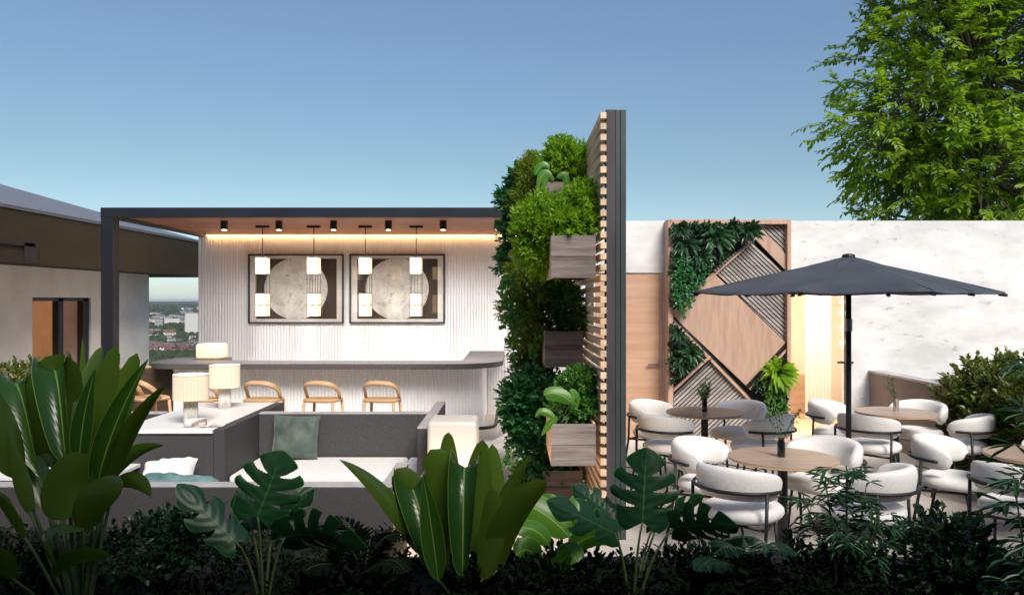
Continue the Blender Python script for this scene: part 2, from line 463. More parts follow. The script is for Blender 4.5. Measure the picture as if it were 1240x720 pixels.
# planting bed in the foreground
mb = MB(); mb.box(-9, 9, 1.2, 4.26, 0.004, .36); tag(mb.build('soil', M['soil']), kind='structure')
mb = MB(); mb.box(-9, -.78, 4.262, 5.785, 0.004, .10); tag(mb.build('soil', M['soil']), kind='structure')
mb = MB(); mb.box(-.775, 9, 4.262, 4.40, 0.004, .40); tag(mb.build('bed_kerb', M['kerb'], bevel=.006), kind='structure')

# ------------------------------------------------------------------ pergola pavilion
PX0, PX1 = -5.08, .40
pg = thing('bar_pavilion', 'long flat roofed bar pavilion with black steel frame and red brown slatted ceiling', 'pavilion', (PX0, 9.6, 0))
def P(mb, name, mat, par, **k):
    o = mb.build(name, mat, None, **k)
    o.parent = par
    o.matrix_parent_inverse = par.matrix_basis.inverted() if par.type == 'EMPTY' and par.parent is None else Matrix()
    return o
bpy.context.view_layer.update()
mb = MB(); mb.box(PX0, PX1, 9.58, 9.70, 2.87, 2.99)
P(mb, 'front_beam', M['navy'], pg, bevel=.003)
mb = MB(); mb.box(PX0, PX0+.14, 9.70, 12.9, 2.872, 2.988); P(mb, 'side_beam', M['navy'], pg, bevel=.003)
mb = MB(); mb.box(PX1-.14, PX1, 9.70, 12.9, 2.872, 2.988); P(mb, 'side_beam', M['navy'], pg, bevel=.003)
mb = MB(); mb.box(PX0+.003, PX0+.155, 9.583, 9.735, 0, 2.869); P(mb, 'post', M['navy'], pg, bevel=.003)
mb = MB(); mb.box(PX1-.155, PX1-.003, 9.583, 9.735, 0, 2.869); P(mb, 'post', M['navy'], pg, bevel=.003)
mb = MB()
y = 9.705
while y < 12.6:
    mb.box(PX0+.145, PX1-.145, y, y+.092, 2.902, 2.93, rnd=random.random()); y += .105
P(mb, 'slatted_ceiling', M['ceil'], pg)
mb = MB(); mb.box(PX0+.142, PX1-.142, 9.702, 12.9, 2.932, 2.985); P(mb, 'roof_deck', M['ceil_gap'], pg)

# ribbed wall
def ribs(mb, x0, x1, yf, z0, z1, pitch=.046, dep=.009, path=None):
    pts = []
    nr = int(round((x1-x0)/pitch)); p = (x1-x0)/nr
    for i in range(nr):
        for k in range(5):
            a = PI*k/5
            pts.append((x0 + p*(i + .04 + .92*(1-math.cos(a))/2), yf - dep*math.sin(a)))
        pts.append((x0+p*(i+.96), yf))
    vs = [(x,y,z0) for x,y in pts] + [(x,y,z1) for x,y in pts]
    n = len(pts)
    mb.add(vs, [(i, i+1, n+i+1, n+i) for i in range(n-1)])
w = thing('ribbed_wall', 'tall white vertically ribbed wall behind the bar counter', 'wall', (-2.3, 12.6, 0))
mb = MB(); mb.box(-5.09, .75, 12.60, 12.85, 0, 2.90)
ribs(mb, -5.09, .75, 12.60, 0.0, 1.955); ribs(mb, -5.09, .75, 12.60, 1.967, 2.895)
P(mb, 'panel', M['white_rib'], w)
# LED cove strip
led = thing('led_strip', 'warm glowing led strip along the top of the ribbed wall', 'strip light', (-2.3, 12.5, 2.88))
mb = MB(); mb.box(-5.05, PX1-.16, 12.545, 12.565, 2.878, 2.892); P(mb, 'glowing_strip', M['led'], led)
mb = MB(); mb.box(-5.05, PX1-.16, 12.535, 12.572, 2.8925, 2.900); P(mb, 'channel', M['black'], led)

# framed pictures
def picture(cx, label):
    t = thing('framed_picture', label, 'picture', (cx, 12.55, 2.03), group='pair of framed moon prints')
    W, H, fw = 1.54, 1.12, .024
    mb = MB()
    mb.box(-W/2, W/2, -.02, .02, -H/2, -H/2+fw); mb.box(-W/2, W/2, -.02, .02, H/2-fw, H/2)
    mb.box(-W/2, -W/2+fw, -.02, .02, -H/2+fw, H/2-fw); mb.box(W/2-fw, W/2, -.02, .02, -H/2+fw, H/2-fw)
    mb.build('frame', M['black'], t)
    mb = MB(); mb.box(-W/2+fw, W/2-fw, .008, .018, -H/2+fw, H/2-fw); mb.build('mount', M['mat_white'], t)
    mb = MB(); mb.box(-.645, .655, .004, .0078, -.485, .485); pr = mb.build('print', M['print_dark'], t)
    mb = MB(); vs = [(0.0+.51*math.cos(a)*1.0, 0, .50*math.sin(a)) for a in [2*PI*k/64 for k in range(64)]]
    mb.add([(x, .0015, z) for x,y,z in vs] + [(x, .0037, z) for x,y,z in vs], [tuple(range(64))] + [(k, (k+1)%64, 64+(k+1)%64, 64+k) for k in range(64)])
    o = mb.build('moon_disc', M['moon'], pr)
    mb = MB(); mb.box(-W/2+fw, W/2-fw, -.012, -.009, -H/2+fw, H/2-fw); mb.build('glazing', M['glass'], t)
picture((359.5-620)/F*12.6, 'black framed pale moon print on dark ground, left of the two on the ribbed wall')
picture((481.5-620)/F*12.6, 'black framed pale moon print on dark ground, right of the two on the ribbed wall')

# pendants
def pendant():
    t = thing('pendant_lamp', 'x', 'pendant lamp', (0,0,0), group='two tier pendant lamps over the bar')
    mb = MB(); mb.box(-.095, .095, -.02, .02, -.03, 0); mb.build('canopy', M['black'], t)
    mb = MB(); mb.tube([(0,0,-.03),(0,0,-.45)], .006); mb.build('rod', M['black'], t)
    for z1, h, nm in ((-.45,.235,'upper_shade'), (-.955,.325,'lower_shade')):
        mb = MB(); mb.box(-.078, .078, -.078, .078, z1-h, z1)
        s = mb.build(nm, M['pend'], t, bevel=.004)
        mb = MB()
        for x in (-.08, 0, .08):
            for yy in (-.08, .08): mb.box(x-.003, x+.003, yy-.003, yy+.003, z1-h, z1)
        for yy in (-.08, .08): mb.box(yy-.003, yy+.003, -.003, .003, z1-h, z1)
        for z in ((z1, z1-h) if nm == 'upper_shade' else (z1, z1-h*.5, z1-h)):
            for yy in (-.0825, .0825):
                mb.box(-.084, .084, yy-.0028, yy+.0028, z-.003, z+.003); mb.box(yy-.0028, yy+.0028, -.079, .079, z-.003, z+.003)
        mb.build('wire_cage', M['black'], s)
    mb = MB()
    for x, yy in ((-.076,-.076),(.076,-.076),(.076,.076),(-.076,.076),(0.02,0),(-.02,0)): mb.tube([(x,yy,-.685),(x,yy,-.955)], .0035, 6)
    mb.build('hanging_wire', M['black'], t)
    return t
pen0 = pendant()
for i, px in enumerate((318, 380, 442.5, 504)):
    lab = ['leftmost two tier glowing pendant lamp above the bar, before the left edge of a picture',
           'second glowing two tier pendant lamp from the left, before the right of the left picture',
           'third glowing two tier pendant lamp from the left, before the left of the right picture',
           'rightmost two tier glowing pendant lamp above the bar counter'][i]
    o = pen0 if i == 0 else dup(pen0)
    o.location = ((px-620)/F*11, 11, 2.90); o["label"] = lab
# spots
def spot():
    t = thing('ceiling_spotlight', 'x', 'spotlight', group='black surface spotlights under the slatted ceiling')
    mb = MB(); mb.lathe([(.044,-.118),(.047,-.115),(.047,0)], n=24, cap=True); mb.build('housing', M['black'], t, smooth='auto')
    mb = MB(); mb.lathe([(.030,-.123),(.030,-.1185)], n=20); mb.build('lens', M['bulb'], t)
    ld = bpy.data.lights.new('spot_light', 'SPOT'); ld.energy = 120; ld.color = (1,.97,.94); ld.spot_size = R(120); ld.spot_blend = 1; ld.shadow_soft_size = .03
    lo = bpy.data.objects.new('spot_light', ld); COL.objects.link(lo); lo.parent = t; lo.location = (0,0,-.13); lo.rotation_euler = (R(27),0,0)
    return t
sp0 = spot()
ords = ['first','second','third','fourth','fifth','sixth']
for i, px in enumerate((271.6,337.8,404,470.3,536.6,602.8)):
    o = sp0 if i == 0 else dup(sp0)
    o.location = ((px-620)/F*10.35, 10.35, 2.902); o["label"] = 'small black ceiling spotlight, %s from the left in its row' % ords[i]

# ------------------------------------------------------------------ bar
def rounded_poly(pts, rad, seg=10):
    out = []
    n = len(pts)
    for i in range(n):
        p = Vector(pts[i]); a = Vector(pts[i-1]); b = Vector(pts[(i+1) % n]); r = rad[i]
        if r <= 0: out.append((p.x,p.y)); continue
        da = (a-p).normalized(); db = (b-p).normalized()
        p0 = p + da*r; p1 = p + db*r
        c = p + da*r + db*r
        for k in range(seg+1):
            th = (PI/2)*k/seg
            q = c - db*r*math.cos(th) - da*r*math.sin(th)
            out.append((q.x,q.y))
    return out
bar = thing('bar_counter', 'curved bar with dark stone worktop on a white ribbed base', 'bar counter', (-2.5, 10.3, 0))
poly = rounded_poly([(-4.82,10.02),(-.12,10.02),(-.12,12.57),(-.68,12.57),(-.68,10.62),(-4.03,10.62),(-4.03,11.2),(-4.82,11.2)], [.45,.68,0,0,.12,0,.04,.1])
mb = MB(); mb.prism(poly, .955, 1.025)
P(mb, 'worktop', M['counter'], bar, bevel=.004)
# ribbed base follows the front and right end
def rib_path(mb, path, z0, z1, pitch=.046, dep=.013):
    # resample the path
    P_ = [Vector((x,y,0)) for x,y in path]
    segs = []
    tot = 0
    for a, b in zip(P_[:-1], P_[1:]): segs.append((tot, a, b)); tot += (b-a).length
    def pos(s):
        for t0, a, b in reversed(segs):
            if s >= t0: 
                dd = (b-a).normalized(); return a + dd*(s-t0), dd
        return P_[0], (P_[1]-P_[0]).normalized()
    n = int(tot/pitch); p = tot/n; pts = []
    for i in range(n):
        for k in range(6):
            u = k/5; s = p*(i+.04+.92*u)
            q, dd = pos(min(s, tot-1e-4)); nr = Vector((dd.y,-dd.x,0))
            pts.append(q + nr*dep*math.sin(PI*u))
    vs = [(q.x,q.y,z0) for q in pts] + [(q.x,q.y,z1) for q in pts]; n = len(pts)
    mb.add(vs, [(i,i+1,n+i+1,n+i) for i in range(n-1)])
base = rounded_poly([(-4.55,10.42),(-.42,10.42),(-.42,12.56),(-4.55,12.56)], [.12,.22,0,0])
mb = MB()
full = rounded_poly([(-4.55,10.42),(-.42,10.42),(-.42,12.56)], [0,.22,0])
rib_path(mb, full[:13] + [(-.42,12.56)], .08, .953)
mb.box(-4.55, -.66, 10.44, 10.55, .08, .953); mb.box(-.52,-.44,10.68,12.56,.08,.953)
P(mb, 'ribbed_base', M['white_rib'], bar)
mb = MB(); mb.box(-4.53, -.66, 10.47, 10.57, 0, .08); P(mb, 'plinth', M['black'], bar)
mb = MB(); mb.box(-4.72, -4.56, 10.60, 11.15, 0, .953); P(mb, 'end_panel', M['brownpanel'], bar)
mb = MB(); rail = [(-4.4,10.16,.17),(-.50,10.16,.17)] + [(-.50+.28*math.sin(a), 10.44-.28*math.cos(a), .17) for a in [PI/2*k/8 for k in range(1,9)]] + [(-.22,11.9,.17),(-.22,12.0,.10)]
mb.tube(rail, .022, 10)
for x in (-4,-3,-2,-1): mb.tube([(x,10.16,.17),(x,10.44,.12)], .012, 6)
P(mb, 'foot_rail', M['black'], bar, smooth=True)
# dark curved booth screen at the left end
bo = thing('booth_panel', 'dark brown curved panel standing below the left end of the bar counter', 'panel', (-4.9,10.6,0))
pp = rounded_poly([(-5.6,0),(-4.54,0),(-4.54,.93),(-5.6,.90)], [0,0,.22,0])
mb = MB(); n = len(pp)
mb.add([(x,10.50,z) for x,z in pp] + [(x,10.56,z) for x,z in pp], [tuple(range(n)), tuple(range(2*n-1,n-1,-1))] + [(i,(i+1)%n,n+(i+1)%n,n+i) for i in range(n)])
mb.f = [f[::-1] if i > 1 else f for i, f in enumerate(mb.f)]
P(mb, 'panel', M['brownpanel'], bo)
mb = MB(); mb.tube([(-5.6,10.53,.915),(-4.80,10.53,.945)], .014, 8); P(mb, 'piping', M['oak'], bo)

# cube table lamp on the bar wing
t = thing('table_lamp', 'small warm glowing square lamp at the left end of the bar', 'lamp', (-4.20,10.86,1.026))
mb = MB(); mb.box(-.165,.165,-.165,.165,.012,.215); mb.build('lamp_shade', M['cube'], t, bevel=.03, bseg=4, smooth='auto')
mb = MB(); mb.box(-.12,.12,-.12,.12,0,.012); mb.build('base', M['oak'], t)

# stools
def stool():
    t = thing('bar_stool', 'x', 'bar stool', group='pale wooden bar stools at the counter')
    # seat: rounded slab dished
    n = 28; mb = MB(); prof = [(0.96,0),(1,.012),(1,.026),(.95,.036)]
    vs = []; fs = []
    for (s, z) in prof:
        for k in range(n):
            a = 2*PI*k/n; c, sn = math.cos(a), math.sin(a)
            e = .55
            vs.append((.215*s*math.copysign(abs(c)**e,c), .20*s*math.copysign(abs(sn)**e,sn), .635+z))
    for i in range(3):
        for k in range(n): fs.append((i*n+k, i*n+(k+1)%n, (i+1)*n+(k+1)%n, (i+1)*n+k))
    fs.append(tuple(range(n-1,-1,-1))); fs.append(tuple(3*n+k for k in range(n)))
    mb.add(vs, fs); mb.build('seat', M['oak'], t, smooth='auto')
    # hoop back: local back is -Y
    mb = MB(); pts = []
    for k in range(25):
        u = -1 + 2*k/24
        a = u*PI/2
        x = .205*math.copysign(abs(math.sin(a))**.75, a)
        yy = .02 - .20*(abs(math.cos(a))**.6)
        z = .655 + .215*(max(0, math.cos(a))**.38)
        pts.append((x,yy,z))
    mb.tube(pts, [.021]*25, 10, sx=.8, sy=1.5)
    mb.build('backrest', M['oak'], t, smooth=True)
    for x in (-1,1):
        for yy in (-1,1):
            mb = MB(); mb.tube([(x*.175,yy*.155,.64 if yy<0 else .635),(x*.215,yy*.20,0)], [.019,.013], 10); mb.build('leg', M['oak'], t, smooth=True)
    mb = MB()
    z = .23; k = .195
    for a, b in (((-k,-k),(k,-k)),((k,-k),(k,k)),((k,k),(-k,k)),((-k,k),(-k,-k))): mb.tube([(a[0],a[1]*.92,z),(b[0],b[1]*.92,z)], .009, 8)
    mb.build('footrest', M['oak'], t, smooth=True)
    return t
st0 = stool()
slab = [('pale wooden bar stool nearest the sofa cube lamp, right end of the row', 463, 9.35, -6),
        ('middle pale wooden bar stool of the three in clear view', 391.5, 9.35, -8),
        ('pale wooden bar stool just right of the pleated lamps, above the white table end', 320, 9.35, -8),
        ('wooden bar stool mostly hidden behind the pleated table lamps', 250, 9.4, -25),
        ('wooden bar stool beside the dark brown panel, left end of the row', 181, 9.5, -38)]
for i, (lb, px, d, rz) in enumerate(slab):
    o = st0 if i == 0 else dup(st0)
    o.location = ((px-620)/F*d, d, 0); o.rotation_euler = (0,0,R(rz)); o["label"] = lb

# ------------------------------------------------------------------ sofa lounge
sofa = thing('sofa', 'built-in dark grey stone lounge seating with cream seat cushions', 'sofa', (-2.4,6.8,0))
def SB(name, b, mat='stone', bev=.006):
    mb = MB(); mb.box(*b); return P(mb, name, M[mat], sofa, bevel=bev)
SB('front_wall', (-5.4,-.885,5.80,5.94,0,.45))
SB('arm', (-.985,-.885,5.942,6.64,0,.45))
SB('back_wall', (-2.44,-.812,7.48,7.60,0,.75))
SB('back_wall', (-5.4,-3.37,7.48,7.60,0,.75))
SB('end_wall', (-.81,-.715,6.62,8.34,0,.752))
SB('seat_base', (-2.44,-.99,6.00,7.475,0,.22))
SB('seat_base', (-5.4,-2.445,5.95,6.58,0,.22))
for b_ in ((-5.4,-.885,5.80,5.94,.4505,.462),(-.985,-.885,5.942,6.64,.4505,.462),(-2.44,-.812,7.48,7.60,.7505,.762),(-5.4,-3.37,7.48,7.60,.7505,.762),(-.81,-.715,6.62,8.34,.7525,.764)):  # added pale strips: light caught on the sofa wall tops, put into colour
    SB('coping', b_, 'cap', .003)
def cushion(x0,x1,y0,y1,z0,z1,name='seat_cushion'):
    # soft box with crowned top
    nx, ny = 26, 16; mb = MB(); vs=[]; fs=[]
    def sup(u): return (1-abs(u)**6)**(1/3.)
    for j in range(ny+1):
        for i in range(nx+1):
            u = -1+2*i/nx; v = -1+2*j/ny
            e = min(sup(u), sup(v))
            z = z0+.02 + (z1-z0-.02)*(e**.6) + .012*(1-u*u)*(1-v*v)
            vs.append((x0+(x1-x0)*(u+1)/2, y0+(y1-y0)*(v+1)/2, z))
    for j in range(ny):
        for i in range(nx):
            a = j*(nx+1)+i; fs.append((a,a+1,a+nx+2,a+nx+1))
    mb.add(vs, fs)
    return P(mb, name, M['cushion'], sofa, smooth=True)
def softbox(x0,x1,y0,y1,z0,z1,name,mat='cushion',bev=.05):
    mb = MB(); mb.box(x0,x1,y0,y1,z0,z1); return P(mb, name, M[mat], sofa, bevel=bev, bseg=5, smooth='auto')
softbox(-2.435,-.99,6.66,7.47,.222,.345,'seat_cushion',bev=.035)
softbox(-.985,-.815,6.66,7.47,.222,.343,'seat_cushion',bev=.03)
softbox(-3.05,-2.46,5.96,6.57,.222,.325,'seat_cushion',bev=.035)
# lamp table cabinet (white top, dark body)
cab = thing('side_cabinet', 'long dark stone cabinet with bright white top carrying two pleated lamps', 'cabinet', (-2.85,7.4,0))
mb = MB(); mb.box(-3.33,-2.54,6.60,8.34,0,.715); P(mb, 'body', M['stone'], cab, bevel=.004)
mb = MB(); mb.box(-2.538,-2.445,6.60,8.34,0,.752); P(mb, 'side_panel', M['stone'], cab, bevel=.004)
mb = MB(); mb.box(-3.36,-2.541,6.58,8.34,.717,.752); P(mb, 'top', M['white_top'], cab, bevel=.004)
lt = thing('low_table', 'low white topped table at the left behind the big paddle leaved plant', 'table', (-4.0,6.5,0))
mb = MB(); mb.box(-4.9,-3.16,6.10,6.92,.43,.46); P(mb, 'top', M['white_top'], lt, bevel=.003)
mb = MB(); mb.box(-4.8,-3.22,6.15,6.86,.225,.43); P(mb, 'base', M['stone'], lt)

# pillows
def pillow(name, w, h, th, mat, loc, rot, label, seed=0):
    r = random.Random(seed)
    n = 22; vs=[]; fs=[]
    ph = r.random()*6
    for side in (1,-1):
        for j in range(n+1):
            for i in range(n+1):
                u = -1+2*i/n; v = -1+2*j/n
                pin = 1 - .07*(1-abs(u)**2)*abs(v)**3 ; pin2 = 1 - .07*(1-abs(v)**2)*abs(u)**3
                b = ((1-u**4)*(1-v**4))**.45
                wr = .16*math.sin(6*u+4*v+ph)*math.sin(2.6*v-u+ph) + .10*math.sin(12*u*v+ph+3*u) + .05*math.sin(19*u-6*v+ph)
                vs.append((u*w/2*pin2, side*th/2*b*(1+wr), v*h/2*pin))
    o = (n+1)**2
    for j in range(n):
        for i in range(n):
            a = j*(n+1)+i
            fs.append((a+1,a,a+n+1,a+n+2)); fs.append((o+a,o+a+1,o+a+n+2,o+a+n+1))
    mb = MB(); mb.add(vs, fs)
    ob = mb.build(name, mat, smooth=True)
    ob.location = loc; ob.rotation_euler = rot
    return tag(ob, label, 'pillow')
pillow('pillow', .44, .42, .15, M['velvet'], (-2.05,7.36,.55), (R(-12),R(2),R(3)), 'square grey green velvet pillow leaning on the sofa back wall', 3)
pillow('pillow', .60, .30, .12, M['teal'], (-2.66,6.13,.385), (R(-78),R(5),R(4)), 'flat teal velvet pillow lying at the end of the low seat', 5)
pillow('pillow', .42, .30, .16, M['cushion'], (-2.80,6.32,.43), (R(-55),R(-4),R(8)), 'cream pillow lying behind the teal pillow', 6)

# pleated lamps
def pleated(px, d, label):
    t = thing('table_lamp', label, 'lamp', ((px-620)/F*d, d, .753), group='pleated lamps on the white cabinet top')
    mb = MB(); mb.lathe([(.062,0),(.062,.235)], n=120, flute=12, fdepth=.022); b = mb.build('base', M['cushion'], t, smooth=True)
    mb = MB(); mb.lathe([(.150,.215),(.150,.435)], n=192, flute=32, fdepth=.010, cap=False); mb.lathe([(.128,.435),(.128,.434)], n=48)
    mb.build('lamp_shade', M['shade_lamp'], t, smooth=True)
    mb = MB(); mb.lathe([(.136,.4365),(.149,.4365),(.149,.441),(.136,.441)], n=64)
    mb.build('shade_rim', M['white_top'], t)
    ld = bpy.data.lights.new('lamp_light','POINT'); ld.energy = 3; ld.color=(1,.75,.5); ld.shadow_soft_size=.06
    lo = bpy.data.objects.new('lamp_light', ld); COL.objects.link(lo); lo.parent=t; lo.location=(0,0,.16)
    lo.location=(0,-.0,.50)
    return t
pleated(231, 6.88, 'pleated white table lamp nearest the rolled magazine, on the white cabinet top')
pleated(272, 7.85, 'farther pleated white table lamp, near the back of the white cabinet top')
# magazines
t = thing('rolled_magazine', 'rolled up magazine lying on the white cabinet top', 'magazine', (-2.74,6.72,.753+.038), rz=R(28))
mb = MB(); sp = []
N_=60
for k in range(N_):
    a = k*.33; r = .038 - .00045*k
    sp.append((r*math.cos(a), r*math.sin(a)))
vs = [(-.09,y,z) for y,z in sp] + [(.09,y,z) for y,z in sp]
mb.add(vs, [(i,i+1,N_+i+1,N_+i) for i in range(N_-1)])
M['print'] = pmat('magazine_print', (.78,.76,.74), (.35,.25,.2), rough=.4, scale=14, detail=1, lo=.55, hi=.6)
P_ = mb.build('pages', M['print'], t, smooth=True, solid=.0006)
t = thing('open_magazine', 'open magazine with printed pages lying flat beside the roll', 'magazine', (-2.63,6.76,.7535), rz=R(12))
mb = MB()
for s in (-1,1):
    vs=[]; 
    for i in range(9):
        u=i/8; vs += [(s*u*.12,-.075,.004+.010*math.sin(PI*min(1,u*1.2))*(1-u)),(s*u*.12,.085,.004+.010*math.sin(PI*min(1,u*1.2))*(1-u))]
    mb.add(vs, [(2*i,2*i+2,2*i+3,2*i+1) if s>0 else (2*i+1,2*i+3,2*i+2,2*i) for i in range(8)])
mb.build('pages', pmat('magazine_spread', (.74,.72,.70), (.45,.28,.22), rough=.4, scale=10, detail=2, lo=.52, hi=.6), t, solid=.003)

# cube floor lamp
t = thing('floor_lamp', 'glowing translucent square pedestal lamp beside the sofa end wall', 'lamp', ((549.5-620)/F*6.52, 6.52, 0))
m, n, l, b = newmat('pedestal_glow')
b.inputs["Base Color"].default_value = (.56,.54,.50,1); b.inputs["Roughness"].default_value=.35
tc = n.new("ShaderNodeTexCoord"); spx = n.new("ShaderNodeSeparateXYZ"); l.new(tc.outputs["Object"], spx.inputs[0])
# light source sits low inside: glow strongest near the bulb
mr = n.new("ShaderNodeMapRange"); mr.inputs[1].default_value=.9; mr.inputs[2].default_value=.1; mr.inputs[3].default_value=.02; mr.inputs[4].default_value=.45
l.new(spx.outputs[2], mr.inputs[0]); l.new(mr.outputs[0], b.inputs["Emission Strength"]); b.inputs["Emission Color"].default_value=(1,.72,.45,1)
mb = MB(); mb.box(-.203,.203,-.203,.203,.03,.86); mb.build('diffuser', m, t, bevel=.035, bseg=5, smooth='auto')
mb = MB(); mb.box(-.17,.17,-.17,.17,0,.03); mb.build('base', M['white_top'], t)
ld = bpy.data.lights.new('lamp_light','POINT'); ld.energy = 9; ld.color=(1,.62,.35); ld.shadow_soft_size=.08
lo = bpy.data.objects.new('lamp_light', ld); COL.objects.link(lo); lo.parent=t; lo.location=(-.02,-.33,.25)

# ------------------------------------------------------------------ left building
bl = thing('neighbouring_building', 'low grey stucco building with deep brown fascia and pitched grey metal roof', 'building', (-8,9,0))
mb = MB()
wy0, wy1, wz0, wz1 = 10.52, 11.98, .0, 1.885
X = -6.5
mb.box(-12.5, X, 2.0, wy0, 0, 2.30); mb.box(-12.5, X, wy1, 13.9, 0, 2.30); mb.box(-12.5, X, wy0, wy1, wz1, 2.30); mb.box(-12.5,X-.9,wy0,wy1,0,wz1)
P(mb, 'wall', M['stucco'], bl)
wf = MB()
for (a,b_) in ((wy0,wy0+.05),(wy0+.66,wy0+.78),(wy1-.16,wy1)): wf.box(X-.12,X-.03,a,b_,0,wz1)
wf.box(X-.12,X-.03,wy0+.05,wy1-.05,wz1-.05,wz1-.001)
fr = P(wf, 'window', M['black'], bl)
mb = MB(); mb.box(X-.085,X-.075,wy0+.05,wy1-.16,0,wz1-.05); mb.build('pane', M['glass'], fr)
mb = MB()
k = 40
vs=[]
for i in range(k+1):
    yy = wy0+(wy1-wy0)*i/k; vs += [(X-.45+.03*math.sin(i*1.9),yy,0),(X-.45+.03*math.sin(i*1.9),yy,wz1)]
mb.add(vs,[(2*i,2*i+2,2*i+3,2*i+1) for i in range(k)])
mb.build('curtain', pmat('amber_curtain', (.30,.13,.045), (.42,.20,.08), rough=.8, scale=3, emis=(1,.45,.15), estr=.12), fr)  # faint emission puts the lit look of the room into the cloth
mb = MB(); mb.box(-12.5,-5.9,1.5,15.2,2.302,2.36); P(mb,'soffit',M['soffit'],bl)
mb = MB(); mb.box(-5.96,-5.895,1.5,15.22,2.29,2.94); mb.box(-12.5,-5.962,15.14,15.22,2.29,2.94); P(mb,'fascia',M['shade_grey'],bl)
mb = MB()
for (ya,yb,za,zb) in ((7.0,9.55,2.50,2.53),(9.35,9.62,2.295,2.52)): mb.box(-5.893,-5.87,ya,yb,za,zb+.02)
P(mb,'window_frame',M['black'],bl)
mb = MB()
T=3.4; s=.318; e0=(-5.9,15.0-0.2,2.945)
A=(-5.88,1.5,2.945); B=(-5.88,14.8,2.945); C=(-5.88-T,14.8-T,2.945+s*T); D=(-5.88-T,1.5,2.945+s*T); E=(-12.5,14.8,2.945)
mb.add([A,B,C,D,E],[(0,1,2,3),(1,4,2)])
rf = P(mb,'roof',pmat('grey_metal_roof',(.17,.17,.19),(.21,.21,.23),rough=.5,metal=.3,scale=6,stretch=(.05,3,1)),bl,solid=.04)

# unseen building behind the viewpoint, sized to shade the planting bed
bb = thing('unseen_rear_building', 'tall plain dark rendered building with dark windows unseen behind the planting bed, sized to shade it', 'building', (0,-6,0))
mb = MB(); mb.box(-14,14,-9,-0.6,0,4.7); P(mb,'wall',pmat('dark_render',(.10,.09,.085),(.14,.125,.115),rough=.9,scale=1),bb)
mb = MB(); mb.box(-14,-.4,-.598,.9,3.9,4.2); mb.box(-.4,14,-.598,.4,3.9,4.2); P(mb,'added_shade_slab',bb.children[0].data.materials[0] if bb.children else M['brownwall'],bb)  # unseen overhang added to shade the bed and the sofa front
for zz in (1.0,):
    for xx in (-11,-7,-3,1,5,9):
        mb = MB(); mb.box(xx,xx+1.8,-.598,-.56,zz,zz+1.9); P(mb,'window',M['glassblack'],bb)

# ------------------------------------------------------------------ white concrete wall with openings
WY=10.3
cw = thing('concrete_wall', 'tall white board-marked concrete wall behind the cafe tables', 'wall', (4,WY,0))
mb = MB()
dx0,dx1,dz = 1.10,2.00,2.21
gx0,gx1,gz = 3.66,4.50,2.06
mb.box(.75,dx0,WY,WY+.3,0,2.9); mb.box(dx0,dx1,WY,WY+.3,dz,2.9); mb.box(dx1,gx0,WY,WY+.3,0,2.9)
mb.box(gx0,gx1,WY,WY+.3,gz,2.9); mb.box(gx1,13,WY,WY+.3,0,2.9)
mb.box(.75,1.0,WY+.3,12.9,0,2.9)
P(mb,'wall',M['concrete'],cw)
dr = thing('wooden_door','flush wooden door with lever handle set in the white concrete wall','door',(1.55,WY+.05,0))
mb = MB(); mb.box(dx0+.003,dx1-.035,WY+.02,WY+.07,.01,dz-.01); P(mb,'leaf',M['door'],dr)
mb = MB(); mb.box(dx1-.033,dx1-.003,WY-.01,WY+.1,.0,dz-.004); P(mb,'frame',M['frame_wood'],dr)
mb = MB(); mb.box(dx1-.20,dx1-.04,WY-.035,WY-.018,.985,1.005); mb.box(dx1-.075,dx1-.045,WY-.03,WY+.02,.98,1.01); P(mb,'handle',M['chrome'],dr)
# lit room behind glass door
rm = thing('lit_room','warm lit interior seen through the glass doorway, with pale curtain and amber wall','room',(4.1,12,0))
mw = pmat('room_wall_warm',(.80,.68,.54),(.84,.74,.60),rough=.8,scale=1)
mb = MB()
mb.box(2.6,5.6,13.2,13.3,0,2.6); mb.box(2.5,2.6,WY+.31,13.3,0,2.6); mb.box(5.6,5.7,WY+.31,13.3,0,2.6); mb.box(2.5,5.7,WY+.31,13.3,2.6,2.7)
P(mb,'room_wall',mw,rm)
mb = MB(); mb.box(2.61,5.59,WY+.305,13.19,.002,.012); P(mb,'room_floor',wood('room_floor_oak',(.55,.36,.2),(.6,.42,.26),'Y'),rm)
mb = MB(); vs=[]; k=60
for i in range(k+1):
    xx=4.53+.39*i/k; vs+=[(xx,12.0+.018*math.sin(i*.7),.02),(xx,12.0+.018*math.sin(i*.7),2.55)]
mb.add(vs,[(2*i,2*i+2,2*i+3,2*i+1) for i in range(k)])
P(mb,'curtain',pmat('room_curtain',(.8,.74,.66),rough=.9),rm,smooth=True)
mb = MB(); mb.box(4.40,4.85,12.6,13.1,.02,.62); P(mb,'low_cabinet',M['door'],rm,bevel=.01)
mb = MB(); mb.box(3.2,5.2,10.8,11.9,2.585,2.595); P(mb,'ceiling_light',emat('room_ceiling_panel',(1,.93,.84),9.0),rm)
gd = thing('glass_door','frameless glass door with black pull bar in front of the lit room','door',(4.1,WY+.1,0))
mb = MB(); mb.box(gx0+.002,gx1-.03,WY+.10,WY+.112,.01,gz-.003); P(mb,'pane',M['glass'],gd)
mb = MB(); mb.box(gx1-.028,gx1-.002,WY+.05,WY+.16,.0,gz-.003); P(mb,'frame',M['black'],gd)
mb = MB(); mb.box(gx1-.19,gx1+.02,WY-.03,WY-.01,1.01,1.035); mb.box(gx1-.1,gx1-.08,WY-.012,WY+.10,1.012,1.033); P(mb,'handle',M['black'],gd)
mb = MB()
for zz in (1.25,1.45,1.65,1.80): mb.box(gx1-.075,gx1-.055,WY+.17,WY+.19,zz,zz+.05)
P(mb,'wall_glow',emat('niche_glow',(1,.62,.28),5),rm)

